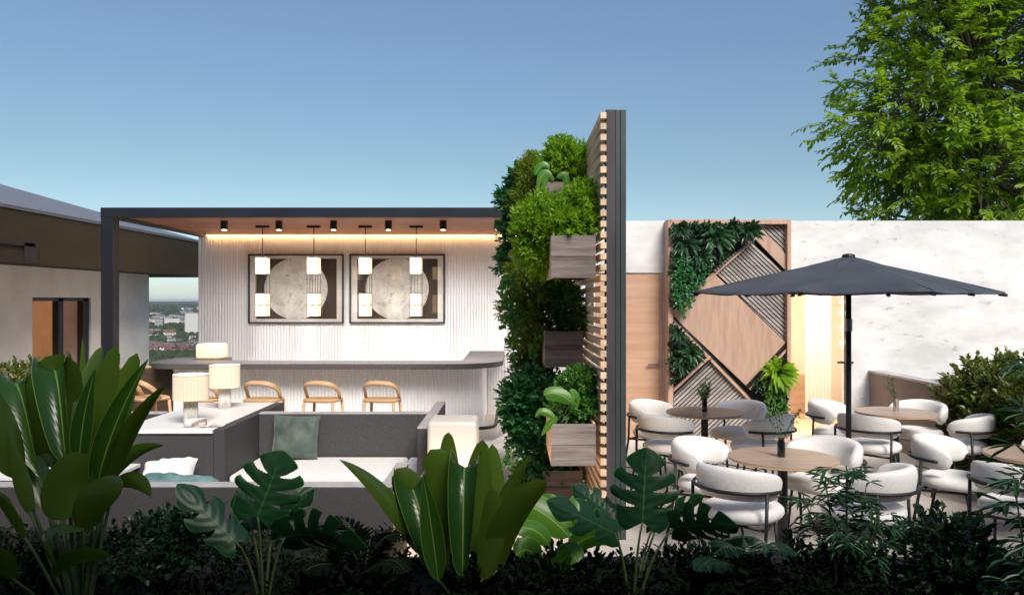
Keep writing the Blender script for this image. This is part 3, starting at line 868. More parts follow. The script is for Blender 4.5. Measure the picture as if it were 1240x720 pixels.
# low brown garden wall on the right, running towards us
lw = thing('low_wall','low brown rendered wall with grey coping below the hedge','wall',(4.9,9,0))
mb = MB(); mb.box(4.74,4.90,5.2,10.29,0,.89); P(mb,'wall',M['brownwall'],lw)
mb = MB(); mb.box(4.725,4.915,5.2,10.29,.891,.92); P(mb,'coping',M['cap'],lw,bevel=.003)
mb = MB(); mb.box(4.903,6.3,5.2,10.29,.004,.80); tag(mb.build('planting_soil',M['soil']),kind='structure')

# ------------------------------------------------------------------ diamond panel
PY = 10.10
dp = thing('geometric_wall_panel','tall wooden wall panel with diagonal slats and planted triangles','wall panel',(2.8,PY,0))
def q(x, y):   # zoomed photo coordinates -> panel plane (x, z)
    px = 750 + x/2.668; py = 250 + y/2.668
    return ((px-620)/F*PY, CAMZ-(py-363)/F*PY)
def polyplate(mb, pts, y0, y1, rnd=None):
    n=len(pts); area = sum(pts[i][0]*pts[(i+1)%n][1]-pts[(i+1)%n][0]*pts[i][1] for i in range(n))
    if area < 0: pts = pts[::-1]
    mb.add([(x,y0,z) for x,z in pts]+[(x,y1,z) for x,z in pts],
           [tuple(range(n)), tuple(range(2*n-1,n-1,-1))]+[(i,n+i,n+(i+1)%n,(i+1)%n) for i in range(n)], rnd=rnd)
def clip(poly, a, b, c):   # keep a x + b z + c >= 0
    out=[]
    for i in range(len(poly)):
        p=poly[i]; r=poly[(i+1)%len(poly)]
        dp_=a*p[0]+b*p[1]+c; dr_=a*r[0]+b*r[1]+c
        if dp_>=0: out.append(p)
        if dp_*dr_<0:
            t_=dp_/(dp_-dr_); out.append((p[0]+(r[0]-p[0])*t_, p[1]+(r[1]-p[1])*t_))
    return out
L_,R_ = q(155,0)[0], q(550,0)[0]; TZ = q(0,43)[1]
fwid=.068
mb = MB(); mb.box(L_,L_+fwid,PY-.06,WY-.003,0,TZ); mb.box(R_-fwid+.02,R_,PY-.06,WY-.003,0,TZ); mb.box(L_+fwid,R_-fwid+.02,PY-.06,WY-.003,TZ-.06,TZ)
mb.box(L_+fwid,R_-fwid+.02,PY-.06,WY-.003,0,.06)
P(mb,'frame',M['frame_wood'],dp,bevel=.003)
mb = MB(); mb.box(L_+fwid+.002,R_-fwid+.018,PY+.09,PY+.13,.062,TZ-.062); P(mb,'backing',M['black'],dp)
def slatset(poly, ang, name='slats', pitch=.044, w=.029):
    mb = MB(); c, s = math.cos(ang), math.sin(ang)
    for k in range(-80,80):
        off = k*pitch + .011
        # line direction (c,s); normal (-s,c)
        cx, cz = 2.8, 1.4
        pl = clip(poly, -s, c, -(-s*cx+c*cz) - off)
        if len(pl) < 3: continue
        pl = clip(pl, s, -c, (-s*cx+c*cz) + off + w)
        if len(pl) < 3: continue
        polyplate(mb, pl, PY+.03, PY+.05, rnd=random.random())
    P(mb, name, M['slatgrey'], dp)
M['slatgrey'] = wood('grey_slat',(.26,.235,.215),(.42,.38,.35),'X',4,.6)
dn = math.atan2(q(540,430)[1]-q(305,210)[1], q(540,430)[0]-q(305,210)[0])   # down-right direction
up = -dn
slatset([q(305,205),q(425,108),q(540,222),q(540,437)], dn)
slatset([q(452,58),q(541,58),q(541,165)], dn)
slatset([q(172,605),q(292,492),q(500,690),q(500,820),q(172,820)], up)
mb = MB(); polyplate(mb,[q(165,346),q(302,212),q(538,440),q(408,577)],PY-.01,PY+.03); P(mb,'diamond_board',M['diamond_wood'],dp)
mb = MB(); polyplate(mb,[q(437,103),q(452,62),q(541,160),q(541,210)],PY-.008,PY+.03); P(mb,'diagonal_board',M['diamond_wood'],dp)
def band(a, b, wz, name, mat, y0, y1):
    (x0,z0),(x1,z1)=q(*a),q(*b); L=math.hypot(x1-x0,z1-z0); nx,nz=-(z1-z0)/L*wz/2,(x1-x0)/L*wz/2
    mb = MB(); polyplate(mb,[(x0+nx,z0+nz),(x1+nx,z1+nz),(x1-nx,z1-nz),(x0-nx,z0-nz)],y0,y1); P(mb,name,mat,dp)
band((165,347),(500,700),.030,'trim',M['black'],PY-.016,PY+.02)
band((165,360),(490,695),.034,'trim',M['frame_wood'],PY-.022,PY+.02)
band((165,346),(440,102),.020,'trim',M['frame_wood'],PY-.026,PY+.02)
band((538,442),(410,582),.030,'trim',M['black'],PY-.019,PY+.02)
band((545,455),(420,590),.028,'trim',M['frame_wood'],PY-.028,PY+.02)
band((166,600),(292,483),.030,'trim',M['frame_wood'],PY-.030,PY+.02)
band((172,607),(296,492),.012,'trim',M['black'],PY-.032,PY+.018)

# ------------------------------------------------------------------ plants: generators
def unit(n):
    v = rng.normal(size=(n,3)); return v/np.linalg.norm(v,axis=1)[:,None]
def lobes_leaves(mb, lobes, n, L, W, up=.4, droop=0.0, shell=.35, gaps=.0, jitter=.5, dens=1.5):
    "lobes: (x,y,z,rx,ry,rz,weight)"
    lob = np.array(lobes, float); wt = lob[:,6]/lob[:,6].sum()
    per = 8; ns = max(4, int(n*dens)//per)
    idx = rng.choice(len(lob), ns, p=wt)
    u = unit(ns); r = (shell + (.98-shell)*rng.random(ns)**.6)
    r = r*(1 + .13*np.sin(u[:,0]*6+idx)*np.sin(u[:,2]*7+idx*2)+ .07*np.sin(u[:,1]*11))
    C = lob[idx,:3] + u*r[:,None]*lob[idx,3:6]
    if gaps:
        f = np.sin(C[:,0]*9.1/gaps+1)*np.sin(C[:,1]*8.3/gaps+2)*np.sin(C[:,2]*10.7/gaps)
        k = f > -.25 - .3*rng.random(ns); C=C[k]; u=u[k]
    ns = len(C)
    A = u + .7*jitter*unit(ns) + np.array([0,0,up-droop]); A /= np.linalg.norm(A,axis=1)[:,None]
    t = np.tile((np.arange(per)+.5)/per, ns)
    A2 = np.repeat(A, per, 0); C2 = np.repeat(C, per, 0); u2 = np.repeat(u, per, 0); tone = np.repeat(rng.random(ns), per)
    P0 = C2 + A2*(t*L*2.4)[:,None]
    m = len(P0)
    side = np.cross(A2, unit(m)); side /= np.linalg.norm(side,axis=1)[:,None]+1e-9
    D = A2*.7 + side*.85*(1.1-t)[:,None] + .35*jitter*unit(m)
    N = unit(m)*.45 + np.array([0,0,1.0]) + u2*.4
    s = (.85+.6*rng.random(m))*(1-.2*t)
    mb.leaves(P0, D, N, L*s, W*s, .65*tone+.35*rng.random(m))
def shrub(name, label, cat, lobes, n, L, W, mat, base, nst=10, group=None, stemr=.006, stemmat=None, **kw):
    t = thing(name, label, cat, base, group=group)
    B = Vector(base)
    mb = MB(); lobes_leaves(mb, [(l[0]-B.x,l[1]-B.y,l[2]-B.z)+tuple(l[3:]) for l in lobes], n, L, W, **kw)
    # each lobe gets twigs carrying leaves back to the base
    ms = MB()
    for i in range(nst):
        l = lobes[i % len(lobes)]
        e = Vector((l[0]-B.x+random.uniform(-.7,.7)*l[3], l[1]-B.y+random.uniform(-.7,.7)*l[4], l[2]-B.z+random.uniform(-.4,.8)*l[5]))
        c = Vector((e.x*.3, e.y*.3, e.z*.45))
        ms.tube([Vector((random.uniform(-.03,.03),random.uniform(-.03,.03),0)).lerp(c,k_/4).lerp(c.lerp(e,k_/4),k_/4) for k_ in range(5)], [stemr*(1-.18*k_) for k_ in range(5)], 5, cap=False)
    mb.build('foliage', mat, t); ms.build('stem', stemmat or M['stem'], t)
    return t

def blade(mb, p0, p1, p2, width, twist=0.0, cup=.25, prof='paddle', nv=18, nu=6, rnd=None, side=None, wave=.0, sconst=0):
    "leaf along quadratic bezier p0-p1-p2; side vector faces the viewer unless twisted"
    vs=[]; uvs=[]; rnd = random.random() if rnd is None else rnd
    ph = random.random()*6
    for i in range(nv+1):
        t=i/nv
        p = p0*(1-t)**2 + p1*2*t*(1-t) + p2*t*t
        tg = ((p1-p0)*(1-t)+(p2-p1)*t).normalized()
        view = Vector((p.x,p.y,p.z-CAMZ)).normalized() if side is None else side
        s = tg.cross(view)
        if s.length < .15: s = Vector((1,0,0))
        if sconst: s = Vector((1,sconst-1,0)) - tg*tg.dot(Vector((1,sconst-1,0)))
        s.normalize()
        s = Matrix.Rotation(twist + .15*math.sin(3*t+ph), 3, tg) @ s
        nm = s.cross(tg).normalized()
        if prof=='paddle': w = (math.sin(PI*min(1,(t*.93+.035))**.85))**.62
        elif prof=='sword': w = (math.sin(PI*(t*.97+.03)**.75))**.8
        elif prof=='round': w = (max(0,1-abs(2*t-1)**2.6))**.5
        elif prof=='strap': w = min(1, t*6+.3)*(1-t**4)**.7
        else: w = math.sin(PI*t)
        if i==nv: w=0.015
        w *= width*.5
        for k in range(nu+1):
            u=-1+2*k/nu
            q_ = p + s*u*w*(1-.22*cup*abs(u)**2) + nm*(cup*w*(abs(u)**1.6)) + nm*(wave*width*math.sin(7*t+ph+u*2)*abs(u))
            vs.append(q_); uvs.append(((u+1)/2, t))
    fs=[]
    for i in range(nv):
        for k in range(nu):
            a=i*(nu+1)+k; fs.append((a,a+1,a+nu+2,a+nu+1))
    mb.add(vs,fs,uvs,rnd)

def pxleaf(mb, a, c, b, wpx, d0, d1=None, dc=None, **kw):
    d1 = d0 if d1 is None else d1; dc = (d0+d1)/2 if dc is None else dc
    blade(mb, at(a[0],a[1],d0), at(c[0],c[1],dc), at(b[0],b[1],d1), wpx/F*(d0+d1)/2, **kw)
def paddle_plant(name, label, cat, base, leaves, mat, stem_mat, soil=.36, **kw0):
    t = thing(name, label, cat, base)
    inv = Matrix.Translation(-Vector(base))
    st = MB()
    for lf in leaves:
        a,c,b,w,d0,d1 = lf[:6]; kw = dict(kw0); kw.update(lf[6] if len(lf)>6 else {})
        mb = MB(); pxleaf(mb, a, c, b, w, d0, d1, **kw)
        mb.v = [tuple(inv @ Vector(v)) for v in mb.v]
        mb.build('leaf', mat, t, smooth=True)
        p = at(a[0],a[1],d0) - Vector(base)
        q0 = Vector((p.x*.12, p.y*.12, 0)); pc = Vector((p.x*.5,p.y*.5,p.z*.55))
        st.tube([q0.lerp(pc,k/5).lerp(pc.lerp(p,k/5),k/5) for k in range(6)], [.011,.010,.009,.008,.007,.006], 7)
    st.build('stem', stem_mat, t, smooth=True)
    return t

# --- big paddle-leaved plant, left
D1=3.45
fold = dict(cup=-.75)
L1=[((80,566),(52,500),(76,428),66,D1+.35,D1+.25,dict(prof='round',cup=.2)),
    ((80,568),(64,355),(58,520),47,D1,D1+.42,dict(prof='round',cup=.8,sconst=1)),
    ((47,578),(10,370),(10,540),42,D1+.1,D1+.5,dict(prof='round',cup=.7,sconst=.8)),
    ((62,560),(30,500),(40,455),34,D1+.3,D1+.35,dict(prof='paddle')),
    ((24,575),(0,530),(-12,470),46,D1+.05,D1,dict(twist=.4)),
    ((98,560),(101,470),(100,408),11,D1+.4,D1+.45,dict(prof='sword')),
    ((98,560),(96,480),(124,419),28,D1+.3,D1+.5,dict(prof='paddle',twist=.5)),
    ((96,562),(97,510),(116,445),26,D1+.05,D1,dict(prof='sword',twist=PI-.3)),
    ((118,578),(112,500),(141,418),36,D1+.15,D1+.15,dict(prof='paddle',twist=-.2)),
    ((130,560),(138,500),(166,427),34,D1+.35,D1+.4,dict(prof='paddle')),
    ((117,590),(132,515),(180,434),34,D1-.05,D1-.15,dict(prof='sword',twist=PI-.4,cup=.5)),
    ((130,596),(146,520),(203,463),26,D1-.05,D1-.2,dict(prof='sword',twist=.35)),
    ((128,590),(150,540),(199,539),24,D1+.1,D1+.2,dict(prof='sword',twist=.7)),
    ((138,588),(172,572),(183,602),24,D1+.1,D1-.1,dict(prof='sword',twist=.5)),
    ((78,630),(72,590),(108,550),56,D1-.15,D1-.1,dict(prof='round',cup=.15)),
    ((100,644),(95,600),(150,586),44,D1-.2,D1-.3,dict(prof='round',cup=.2,twist=-.5)),
    ((62,612),(40,585),(42,550),40,D1+.15,D1+.2,dict(prof='paddle',twist=.3)),
    ((86,600),(110,540),(120,500),36,D1+.3,D1+.3,dict(prof='paddle',twist=.2)),
    ((100,640),(30,625),(70,690),26,D1-.3,D1-.45,dict(prof='sword',twist=.9)),
    ((66,700),(90,665),(135,672),30,D1-.3,D1-.5,dict(prof='sword',twist=.6)),
    ((30,650),(10,600),(-12,595),16,D1-.1,D1-.3,dict(prof='sword',twist=.4)),
    ((15,700),(8,675),(-10,665),26,D1-.2,D1-.4,dict(prof='sword')),
    ((36,620),(28,580),(8,520),20,D1,D1,dict(prof='sword'))]
paddle_plant('paddle_leaf_plant','large glossy paddle leaved plant at the left edge of the bed','plant',((98-620)/F*D1,D1,.36),L1,M['lf_paddle'],M['greenstem'])
# --- middle paddle plant
D2=3.75
L2=[((508,668),(475,590),(411,556),26,D2,D2-.1,dict(prof='sword',twist=.3)),
    ((522,675),(512,610),(480,567),44,D2+.1,D2+.05,dict(prof='round',cup=.3)),
    ((528,700),(485,500),(490,650),48,D2-.1,D2+.3,dict(prof='round',cup=.8,sconst=.8)),
    ((552,670),(556,600),(521,544),54,D2+.15,D2+.1,dict(prof='round',cup=.3,twist=.2)),
    ((560,710),(562,455),(566,650),44,D2-.15,D2+.3,dict(prof='round',cup=.95,sconst=1)),
    ((550,620),(540,560),(543,523),26,D2+.35,D2+.35,dict(prof='paddle')),
    ((576,670),(574,590),(585,532),38,D2+.15,D2+.15,dict(prof='paddle',twist=-.2)),
    ((598,670),(602,600),(596,537),32,D2+.25,D2+.3,dict(prof='paddle',twist=.4)),
    ((596,680),(606,600),(644,550),26,D2,D2-.1,dict(prof='sword',twist=.4)),
    ((602,690),(610,615),(662,582),44,D2-.05,D2-.2,dict(prof='paddle',twist=.35)),
    ((530,700),(524,640),(512,575),30,D2-.2,D2-.25,dict(prof='sword',twist=PI)),
    ((585,700),(600,640),(596,590),34,D2-.1,D2-.1,dict(prof='paddle')),
    ((545,690),(530,640),(535,590),40,D2+.05,D2+.1,dict(prof='paddle'))]
paddle_plant('paddle_leaf_plant','compact upright broad leaved plant growing before the glowing floor lamp','plant',((555-620)/F*D2,D2,.36),L2,M['lf_paddle'],M['greenstem'])

# --- monstera leaf
def monstera(mb, base, tip, width, twist=0.0, lobes=4, cup=.22, droop=.0, rnd=None, pale=False):
    ax = tip-base; L=ax.length; tg=ax.normalized()
    view = Vector((base.x,base.y,base.z-CAMZ)).normalized()
    s = tg.cross(view).normalized(); s = Matrix.Rotation(twist,3,tg) @ s; nm = s.cross(tg).normalized()
    nv=lobes*24; nu=20; rnd=random.random() if rnd is None else rnd
    for sd in (-1,1):
        vs=[];uvs=[]
        for i in range(nv+1):
            v=i/nv
            w=(math.sin(PI*min(1,v*.86+.14))**.7)*width*.5
            lf=(v*lobes)%1.0
            for k in range(nu+1):
                u=k/nu
                along = -.10*L*(1-v)*u**1.3*(1-v) + v*L*(1-.10*u) + .20*L*u*u*(v) - (0.16*L*u if v<.12 else 0)
                curve = droop*L*(v*v)
                q_ = base + tg*(along + .10*L*u*u) + s*sd*u*w*(1-.30*(abs(2*lf-1)**2.5)*u*(1 if .1<v<.93 else .4)) + nm*(cup*w*u*u + .012*w*math.sin(v*lobes*2*PI)*u) - Vector((0,0,1))*curve
                vs.append(q_); uvs.append((.5+sd*u*.5, v))
        fs=[]
        for i in range(nv):
            lf=((i+.5)/nv*lobes)%1.0
            for k in range(nu):
                u=(k+.5)/nu
                g=abs(lf-.0) if lf<.5 else abs(1-lf)   # distance from the slit
                vv=(i+.5)/nv
                if .08<vv<.92 and u>.30 and g < .17*min(1,(u-.25)*2.2): continue
                a=i*(nu+1)+k
                f_=(a,a+1,a+nu+2,a+nu+1); fs.append(f_ if sd<0 else f_[::-1])
        mb.add(vs,fs,uvs,rnd)
def monstera_plant(label, base, leaves, mat=None, name='split_leaf_plant'):
    t = thing(name,label,'plant',base); inv=Vector(base); st=MB()
    for (a,b,w,d0,d1,tw,kw) in leaves:
        mb=MB(); A=at(a[0],a[1],d0); B=at(b[0],b[1],d1)
        monstera(mb,A,B,w/F*(d0+d1)/2,twist=tw,**kw)
        mb.v=[tuple(Vector(v)-inv) for v in mb.v]; mb.build('leaf',mat or M['lf_monstera'],t,smooth=True)
        p=A-inv; pc=Vector((p.x*.5,p.y*.5,p.z*.8)); q0=Vector((p.x*.1,p.y*.1,0))
        st.tube([q0.lerp(pc,k/5).lerp(pc.lerp(p,k/5),k/5) for k in range(6)],[.009,.008,.007,.006,.005,.005],6)
    st.build('stem',M['greenstem'],t,smooth=True)
    return t
D3=3.7
monstera_plant('split leaved plant growing before the low grey sofa wall','%s'and ((320-620)/F*D3,D3,.36),[
    ((312,625),(338,558),84,D3,D3+.05,.0,{}),
    ((285,655),(226,597),52,D3-.1,D3-.1,.3,dict(lobes=3)),
    ((330,640),(372,598),40,D3+.1,D3+.2,.25,dict(lobes=3)),
    ((345,650),(428,625),66,D3,D3-.2,.5,dict(lobes=5,droop=.35)),
    ((305,640),(290,600),44,D3+.1,D3+.2,-.2,dict(lobes=3))])
D4=3.7
monstera_plant('split leaved plant growing before the foot of the slatted screen',((765-620)/F*D4,D4,.36),[
    ((778,632),(782,556),84,D4,D4+.05,.0,{}),
    ((745,645),(676,612),46,D4,D4-.1,.3,dict(lobes=3)),
    ((738,620),(700,592),34,D4+.1,D4+.2,.2,dict(lobes=3)),
    ((815,640),(880,620),56,D4,D4-.2,.4,dict(lobes=4,droop=.25)),
    ((800,630),(845,605),30,D4+.2,D4+.3,.8,dict(lobes=3)),
    ((790,640),(806,600),26,D4+.2,D4+.2,1.0,dict(lobes=3))])
# lime broad leaves between
t=paddle_plant('broad_leaf_plant','lime green broad leaved plant at the foot of the hanging planters','plant',((680-620)/F*3.95,3.95,.36),[
    ((690,650),(660,615),(632,610),40,3.95,4.0,dict(prof='round')),
    ((700,640),(690,610),(722,598),30,4.0,4.1,dict(prof='round')),
    ((665,660),(650,632),(620,640),26,3.9,3.85,dict(prof='round',twist=.4)),
    ((650,680),(640,655),(625,672),32,3.85,3.8,dict(prof='round')),
    ((690,665),(720,640),(740,650),34,3.9,3.8,dict(prof='round',twist=.3)),
    ((680,620),(668,600),(652,610),20,4.05,4.1,dict(prof='round')),
    ((715,630),(722,610),(738,620),22,4.0,4.0,dict(prof='round')),
    ((672,690),(690,660),(700,680),34,3.8,3.7,dict(prof='round'))],M['lf_lime'],M['greenstem'])

# arching palm-like fronds
def frond_plant(name,label,base,fronds,mat,leafL=.13,leafW=.018,nleaf=18):
    t=thing(name,label,'plant',base); inv=Vector(base); 
    for (a,c,b,d0,d1) in fronds:
        A,Cc,B=at(a[0],a[1],d0),at(c[0],c[1],(d0+d1)/2),at(b[0],b[1],d1)
        A-=inv;Cc-=inv;B-=inv
        st=MB(); pts=[A.lerp(Cc,k/8).lerp(Cc.lerp(B,k/8),k/8) for k in range(9)]
        st.tube([Vector((0,0,0))]+pts,[.005]+[.004-.0003*k for k in range(9)],5)
        mb=MB(); P0=[];Dd=[];N0=[];Ls=[]
        for i in range(nleaf):
            tt=.12+.88*i/(nleaf-1); p=A.lerp(Cc,tt).lerp(Cc.lerp(B,tt),tt); tg=((Cc-A)*(1-tt)+(B-Cc)*tt).normalized()
            sdv=tg.cross(Vector((0,0,1))).normalized()
            for s in (-1,1):
                P0.append(p); Dd.append(tg*.7+sdv*s+Vector((random.uniform(-.15,.15),random.uniform(-.15,.15),-.25))); N0.append((0,-.3,1)); Ls.append(leafL*math.sin(PI*(tt*.75+.2)))
        mb.leaves([tuple(v) for v in P0],[tuple(v) for v in Dd],N0,np.array(Ls),leafW)
        fo=mb.build('frond',mat,t); st.build('stem',M['greenstem'],fo)
    return t
D5=3.75
frond_plant('fern','small dark fern arching in front of the front left white chair',((905-620)/F*D5,D5,.36),[
    ((905,700),(915,650),(935,668),D5,D5-.1),((905,700),(890,640),(868,668),D5,D5-.1),((905,700),(925,645),(962,668),D5,D5-.1),
    ((905,700),(870,660),(845,688),D5,D5-.2),((905,700),(905,660),(900,650),D5,D5+.1)],M['lf_dark'],.13,.03)
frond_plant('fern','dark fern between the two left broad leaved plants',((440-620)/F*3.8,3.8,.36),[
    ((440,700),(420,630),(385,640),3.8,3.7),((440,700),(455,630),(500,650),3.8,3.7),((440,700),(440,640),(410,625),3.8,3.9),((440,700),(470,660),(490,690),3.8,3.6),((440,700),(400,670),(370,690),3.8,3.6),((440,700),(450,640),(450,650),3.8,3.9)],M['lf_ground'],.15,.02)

# bamboo-like shrubs
def bamboo(label, base, stems, nl, mat, spread=.10, L=.10, W=.018, name='bamboo_shrub'):
    t=thing(name,label,'shrub',base); st=MB(); mb=MB()
    for (dx,dy,h,lean) in stems:
        top=Vector((dx+lean,dy,h)); b0=Vector((dx*.4,dy*.4,0))
        pts=[b0.lerp(top,k/6)+Vector((0,0,0)) for k in range(7)]
        st.tube(pts,[.007-.0007*k for k in range(7)],6)
        for _ in range(nl):
            tt=random.uniform(.28,1.0); p=b0.lerp(top,tt)
            an=random.uniform(0,2*PI); out=Vector((math.cos(an),math.sin(an),random.uniform(.1,.6))); q_=p+out*random.uniform(.3,1)*spread
            st.tube([p,q_],.0016,4,cap=False)
            n=random.randint(4,6); P0=[tuple(q_)]*n; Dd=[]
            for k in range(n):
                a2=an+(k-(n-1)/2)*.6; Dd.append((math.cos(a2),math.sin(a2),random.uniform(-.7,.35)))
            mb.leaves(P0,Dd,[(0,0,1)]*n,np.array([L*random.uniform(.7,1.2) for _ in range(n)]),W)
    mb.build('foliage',mat,t); st.build('stem',M['greenstem'],t,smooth=True)
    return t
D6=3.9
bamboo('dark bamboo-like shrub growing before the umbrella base',((1025-620)/F*D6,D6,.36),
    [(0,0,.66,0),(-.05,.02,.60,-.05),(.05,0,.56,.05),(-.06,.05,.50,-.14),(.07,-.02,.44,.08),(.02,.08,.62,.02),(0.03,-.08,.40,.10),(-.03,-.08,.36,-.05)],18,M['lf_bamboo'],.10,.085,.017)
D7=3.5
bamboo('dark bamboo-like shrub cut by the right edge of the bed',((1262-620)/F*D7,D7,.36),
    [(0,0,.85,-.02),(-.08,0,.70,-.05),(.1,0,.9,.05),(0,.1,1.05,-.02),(.02,.05,1.30,-.03)],11,M['lf_bamboo'],.13,.13,.024)

def B(px,py,d): v=at(px,py,d); return (v.x,v.y,v.z)
def lobe(px,py,d,rxp,ryp,ry=.15,w=1,k_=1.0): 
    v=at(px+(k_-1)*-12,py,d); return (v.x,v.y,v.z,rxp*k_/F*d,ry,ryp*k_/F*d,w)
D8=3.9
shrub('leafy_shrub','rounded dark small leaved shrub at the front right of the bed','shrub',
      [lobe(1110,680,D8,34,28,.2,1),lobe(1150,666,D8,38,30,.22,1.3),lobe(1185,684,D8,30,26,.2,1),lobe(1138,652,D8,26,18,.15,.7),lobe(1160,706,D8-.2,56,26,.2,1)],1700,.040,.028,M['lf_dark'],B(1140,735,D8),24,stemmat=M['greenstem'],gaps=1.2)
shrub('leafy_shrub','low sprawling tiny leaved shrub right of the big paddle plant','shrub',
      [lobe(190,650,D8,50,24,.2,1),lobe(225,638,D8,34,22,.2,1),lobe(160,670,D8-.1,46,26,.2,1),lobe(240,665,D8-.1,40,24,.2,.7)],2000,.026,.022,M['lf_dark'],B(195,720,D8),24,stemmat=M['greenstem'],gaps=1.2)
for (px,py,lb) in ((600,700,'low dark ground shrub at the foot of the middle broad leaved plant'),(850,690,'low dark leafy shrub left of the bamboo-like shrub'),(990,690,'low dark leafy shrub in front of the bamboo-like shrub'),(430,700,'low dark leafy shrub below the front sofa corner'),(690,700,'low dark leafy shrub below the lime green leaves'),(1220,700,'low dark leafy shrub at the bottom right corner'),(40,700,'low dark leafy shrub at the bottom left corner')):
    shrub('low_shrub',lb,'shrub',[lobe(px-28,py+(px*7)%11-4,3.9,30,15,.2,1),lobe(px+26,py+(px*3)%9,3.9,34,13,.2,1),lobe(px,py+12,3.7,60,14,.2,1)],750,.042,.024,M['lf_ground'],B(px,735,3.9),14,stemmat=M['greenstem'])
# ground cover
mb=MB(); n=16000
x=rng.uniform(-4.2,4.2,n); y=rng.uniform(3.0,4.3,n); z=.37+.10*rng.random(n)+.05*np.sin(x*5)*np.sin(y*7)
P0=np.stack([x,y,z],1); mb.leaves(P0, unit(n)+np.array([0,0,.5]), unit(n)*.5+np.array([0,0,1.]), .03+.025*rng.random(n), .02)
n=5000; x=rng.uniform(-5,-.8,n); y=rng.uniform(4.26,5.75,n); z=.11+.07*rng.random(n)
mb.leaves(np.stack([x,y,z],1), unit(n)+np.array([0,0,.5]), unit(n)*.5+np.array([0,0,1.]), .04+.03*rng.random(n), .025)
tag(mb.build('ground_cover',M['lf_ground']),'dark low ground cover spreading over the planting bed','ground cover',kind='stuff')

# ------------------------------------------------------------------ slatted screen and hanging planters
sc=thing('slatted_screen','tall freestanding screen of horizontal pine slats behind a dark post','screen',(.78,6,0))
mb=MB(); z=.16
while z<3.30:
    mb.box(.683,.728,5.985,9.2,z,z+.046,rnd=random.random()); z+=.0835
P(mb,'slats',M['slat'],sc)
mb=MB(); mb.box(.7285,.800,6.0,6.12,0,3.32); P(mb,'timber_post',M['darkwood'],sc,bevel=.002)
mb=MB(); mb.box(.801,.835,5.995,6.12,0,3.318); mb.box(.838,.881,5.992,6.12,0,3.318); P(mb,'steel_channel',M['channel'],sc,bevel=.002)
for y_ in (7.6,9.06):
    mb=MB(); mb.box(.7285,.80,y_,y_+.12,0,3.32); P(mb,'rear_post',M['darkwood'],sc)
def planter(x0,x1,y0,y1,z0,z1,label):
    t=thing('hanging_planter',label,'planter box',((x0+x1)/2,(y0+y1)/2,z0),group='wooden planter boxes on the slatted screen')
    th=.018; h=(z1-z0); w=(x1-x0)/2; d=(y1-y0)/2
    for (a,b_) in ((0,h/2-.002),(h/2+.002,h)):
        r=random.random()
        mb=MB(); mb.box(-w,w,-d,-d+th,a,b_,rnd=r); mb.build('front_board',M['boxwood'],t)
        mb=MB(); mb.box(-w,w,d-th,d,a,b_,rnd=r); mb.build('rear_board',M['boxwood'],t)
    for xa in (-w,w-th):
        mb=MB(); mb.box(xa,xa+th,-d+th,d-th,0,h); mb.build('side_board',M['slat'],t)
    mb=MB(); mb.box(-w+th,w-th,-d+th,d-th,.005,h-.04); mb.build('soil',M['soil'],t)
    return t
planter(.30,.642,5.95,6.75,2.02,2.345,'upper front weathered wooden planter box on the slatted screen')
planter(.30,.642,7.05,7.75,1.24,1.565,'middle weathered wooden planter box on the slatted screen')
planter(.30,.642,5.95,6.85,.58,.90,'lower front weathered wooden planter box on the slatted screen')
planter(.30,.642,7.05,7.75,2.60,2.92,'topmost rear wooden planter box on the slatted screen')
planter(.28,.642,7.05,7.85,.0,.30,'floor level wooden planter box at the foot of the screen')
G='plants filling the hanging planters'
def V(px,py,d,rxp,ryp,ry=.25,w=1): return lobe(px,py,d,rxp,ryp,ry,w,.84)
shrub('planter_shrub','bright fine leaved shrub rising from the upper front planter box','shrub',[V(692,262,6.3,24,28),V(700,245,6.35,16,22),V(682,275,6.2,22,16),V(705,272,6.3,14,22)],6000,.040,.015,M['lf_bright'],(.48,6.3,2.32),16,jitter=.9)
shrub('planter_shrub','bright fine leaved bush spilling left of the upper front planter box','shrub',[V(652,262,6.5,22,26),V(648,295,6.5,24,28),V(660,310,6.45,22,24),V(640,275,6.5,16,24),V(668,285,6.4,16,26)],7500,.042,.016,M['lf_bright'],(.40,6.5,2.3),16,jitter=.9)
shrub('planter_shrub','fine leaved shrub on the topmost planter, highest point of the greenery','shrub',[V(688,195,7.4,26,20),V(676,188,7.4,12,14),V(695,210,7.4,24,18),V(668,205,7.4,14,14)],5000,.045,.017,M['lf_bright'],(.48,7.4,2.88),14,jitter=.9)
shrub('planter_shrub','olive fine leaved shrub at the upper left of the greenery','shrub',[V(642,215,7.9,12,26),V(640,245,7.8,22,30),V(650,275,7.8,26,24)],5000,.048,.018,M['lf_yellow'],(.30,7.8,2.6),14,jitter=.9)
shrub('ivy','dark ivy column climbing at the top left of the greenery','climber',[V(632,222,8.3,14,14),V(623,245,8.3,18,20),V(625,285,8.3,20,26),V(622,320,8.3,18,26)],2600,.055,.045,M['lf_ivy'],(.2,8.2,1.5),10)
shrub('planter_shrub','olive and yellow leaved bush hanging above the middle planter box','shrub',[V(640,350,7.5,26,26),V(625,372,7.5,20,22),V(665,345,7.5,26,20),V(650,375,7.4,24,20),V(635,325,7.6,20,20),V(668,330,7.4,18,14),V(640,400,7.5,20,20)],5200,.045,.020,M['lf_yellow'],(.35,7.4,1.54),16,jitter=.8)
shrub('planter_shrub','dark green shrub standing in the middle planter box','shrub',[V(685,375,7.4,22,26),V(675,360,7.4,22,18),V(690,390,7.4,20,14)],4200,.038,.018,M['lf_mid'],(.48,7.35,1.54),14,jitter=.9)
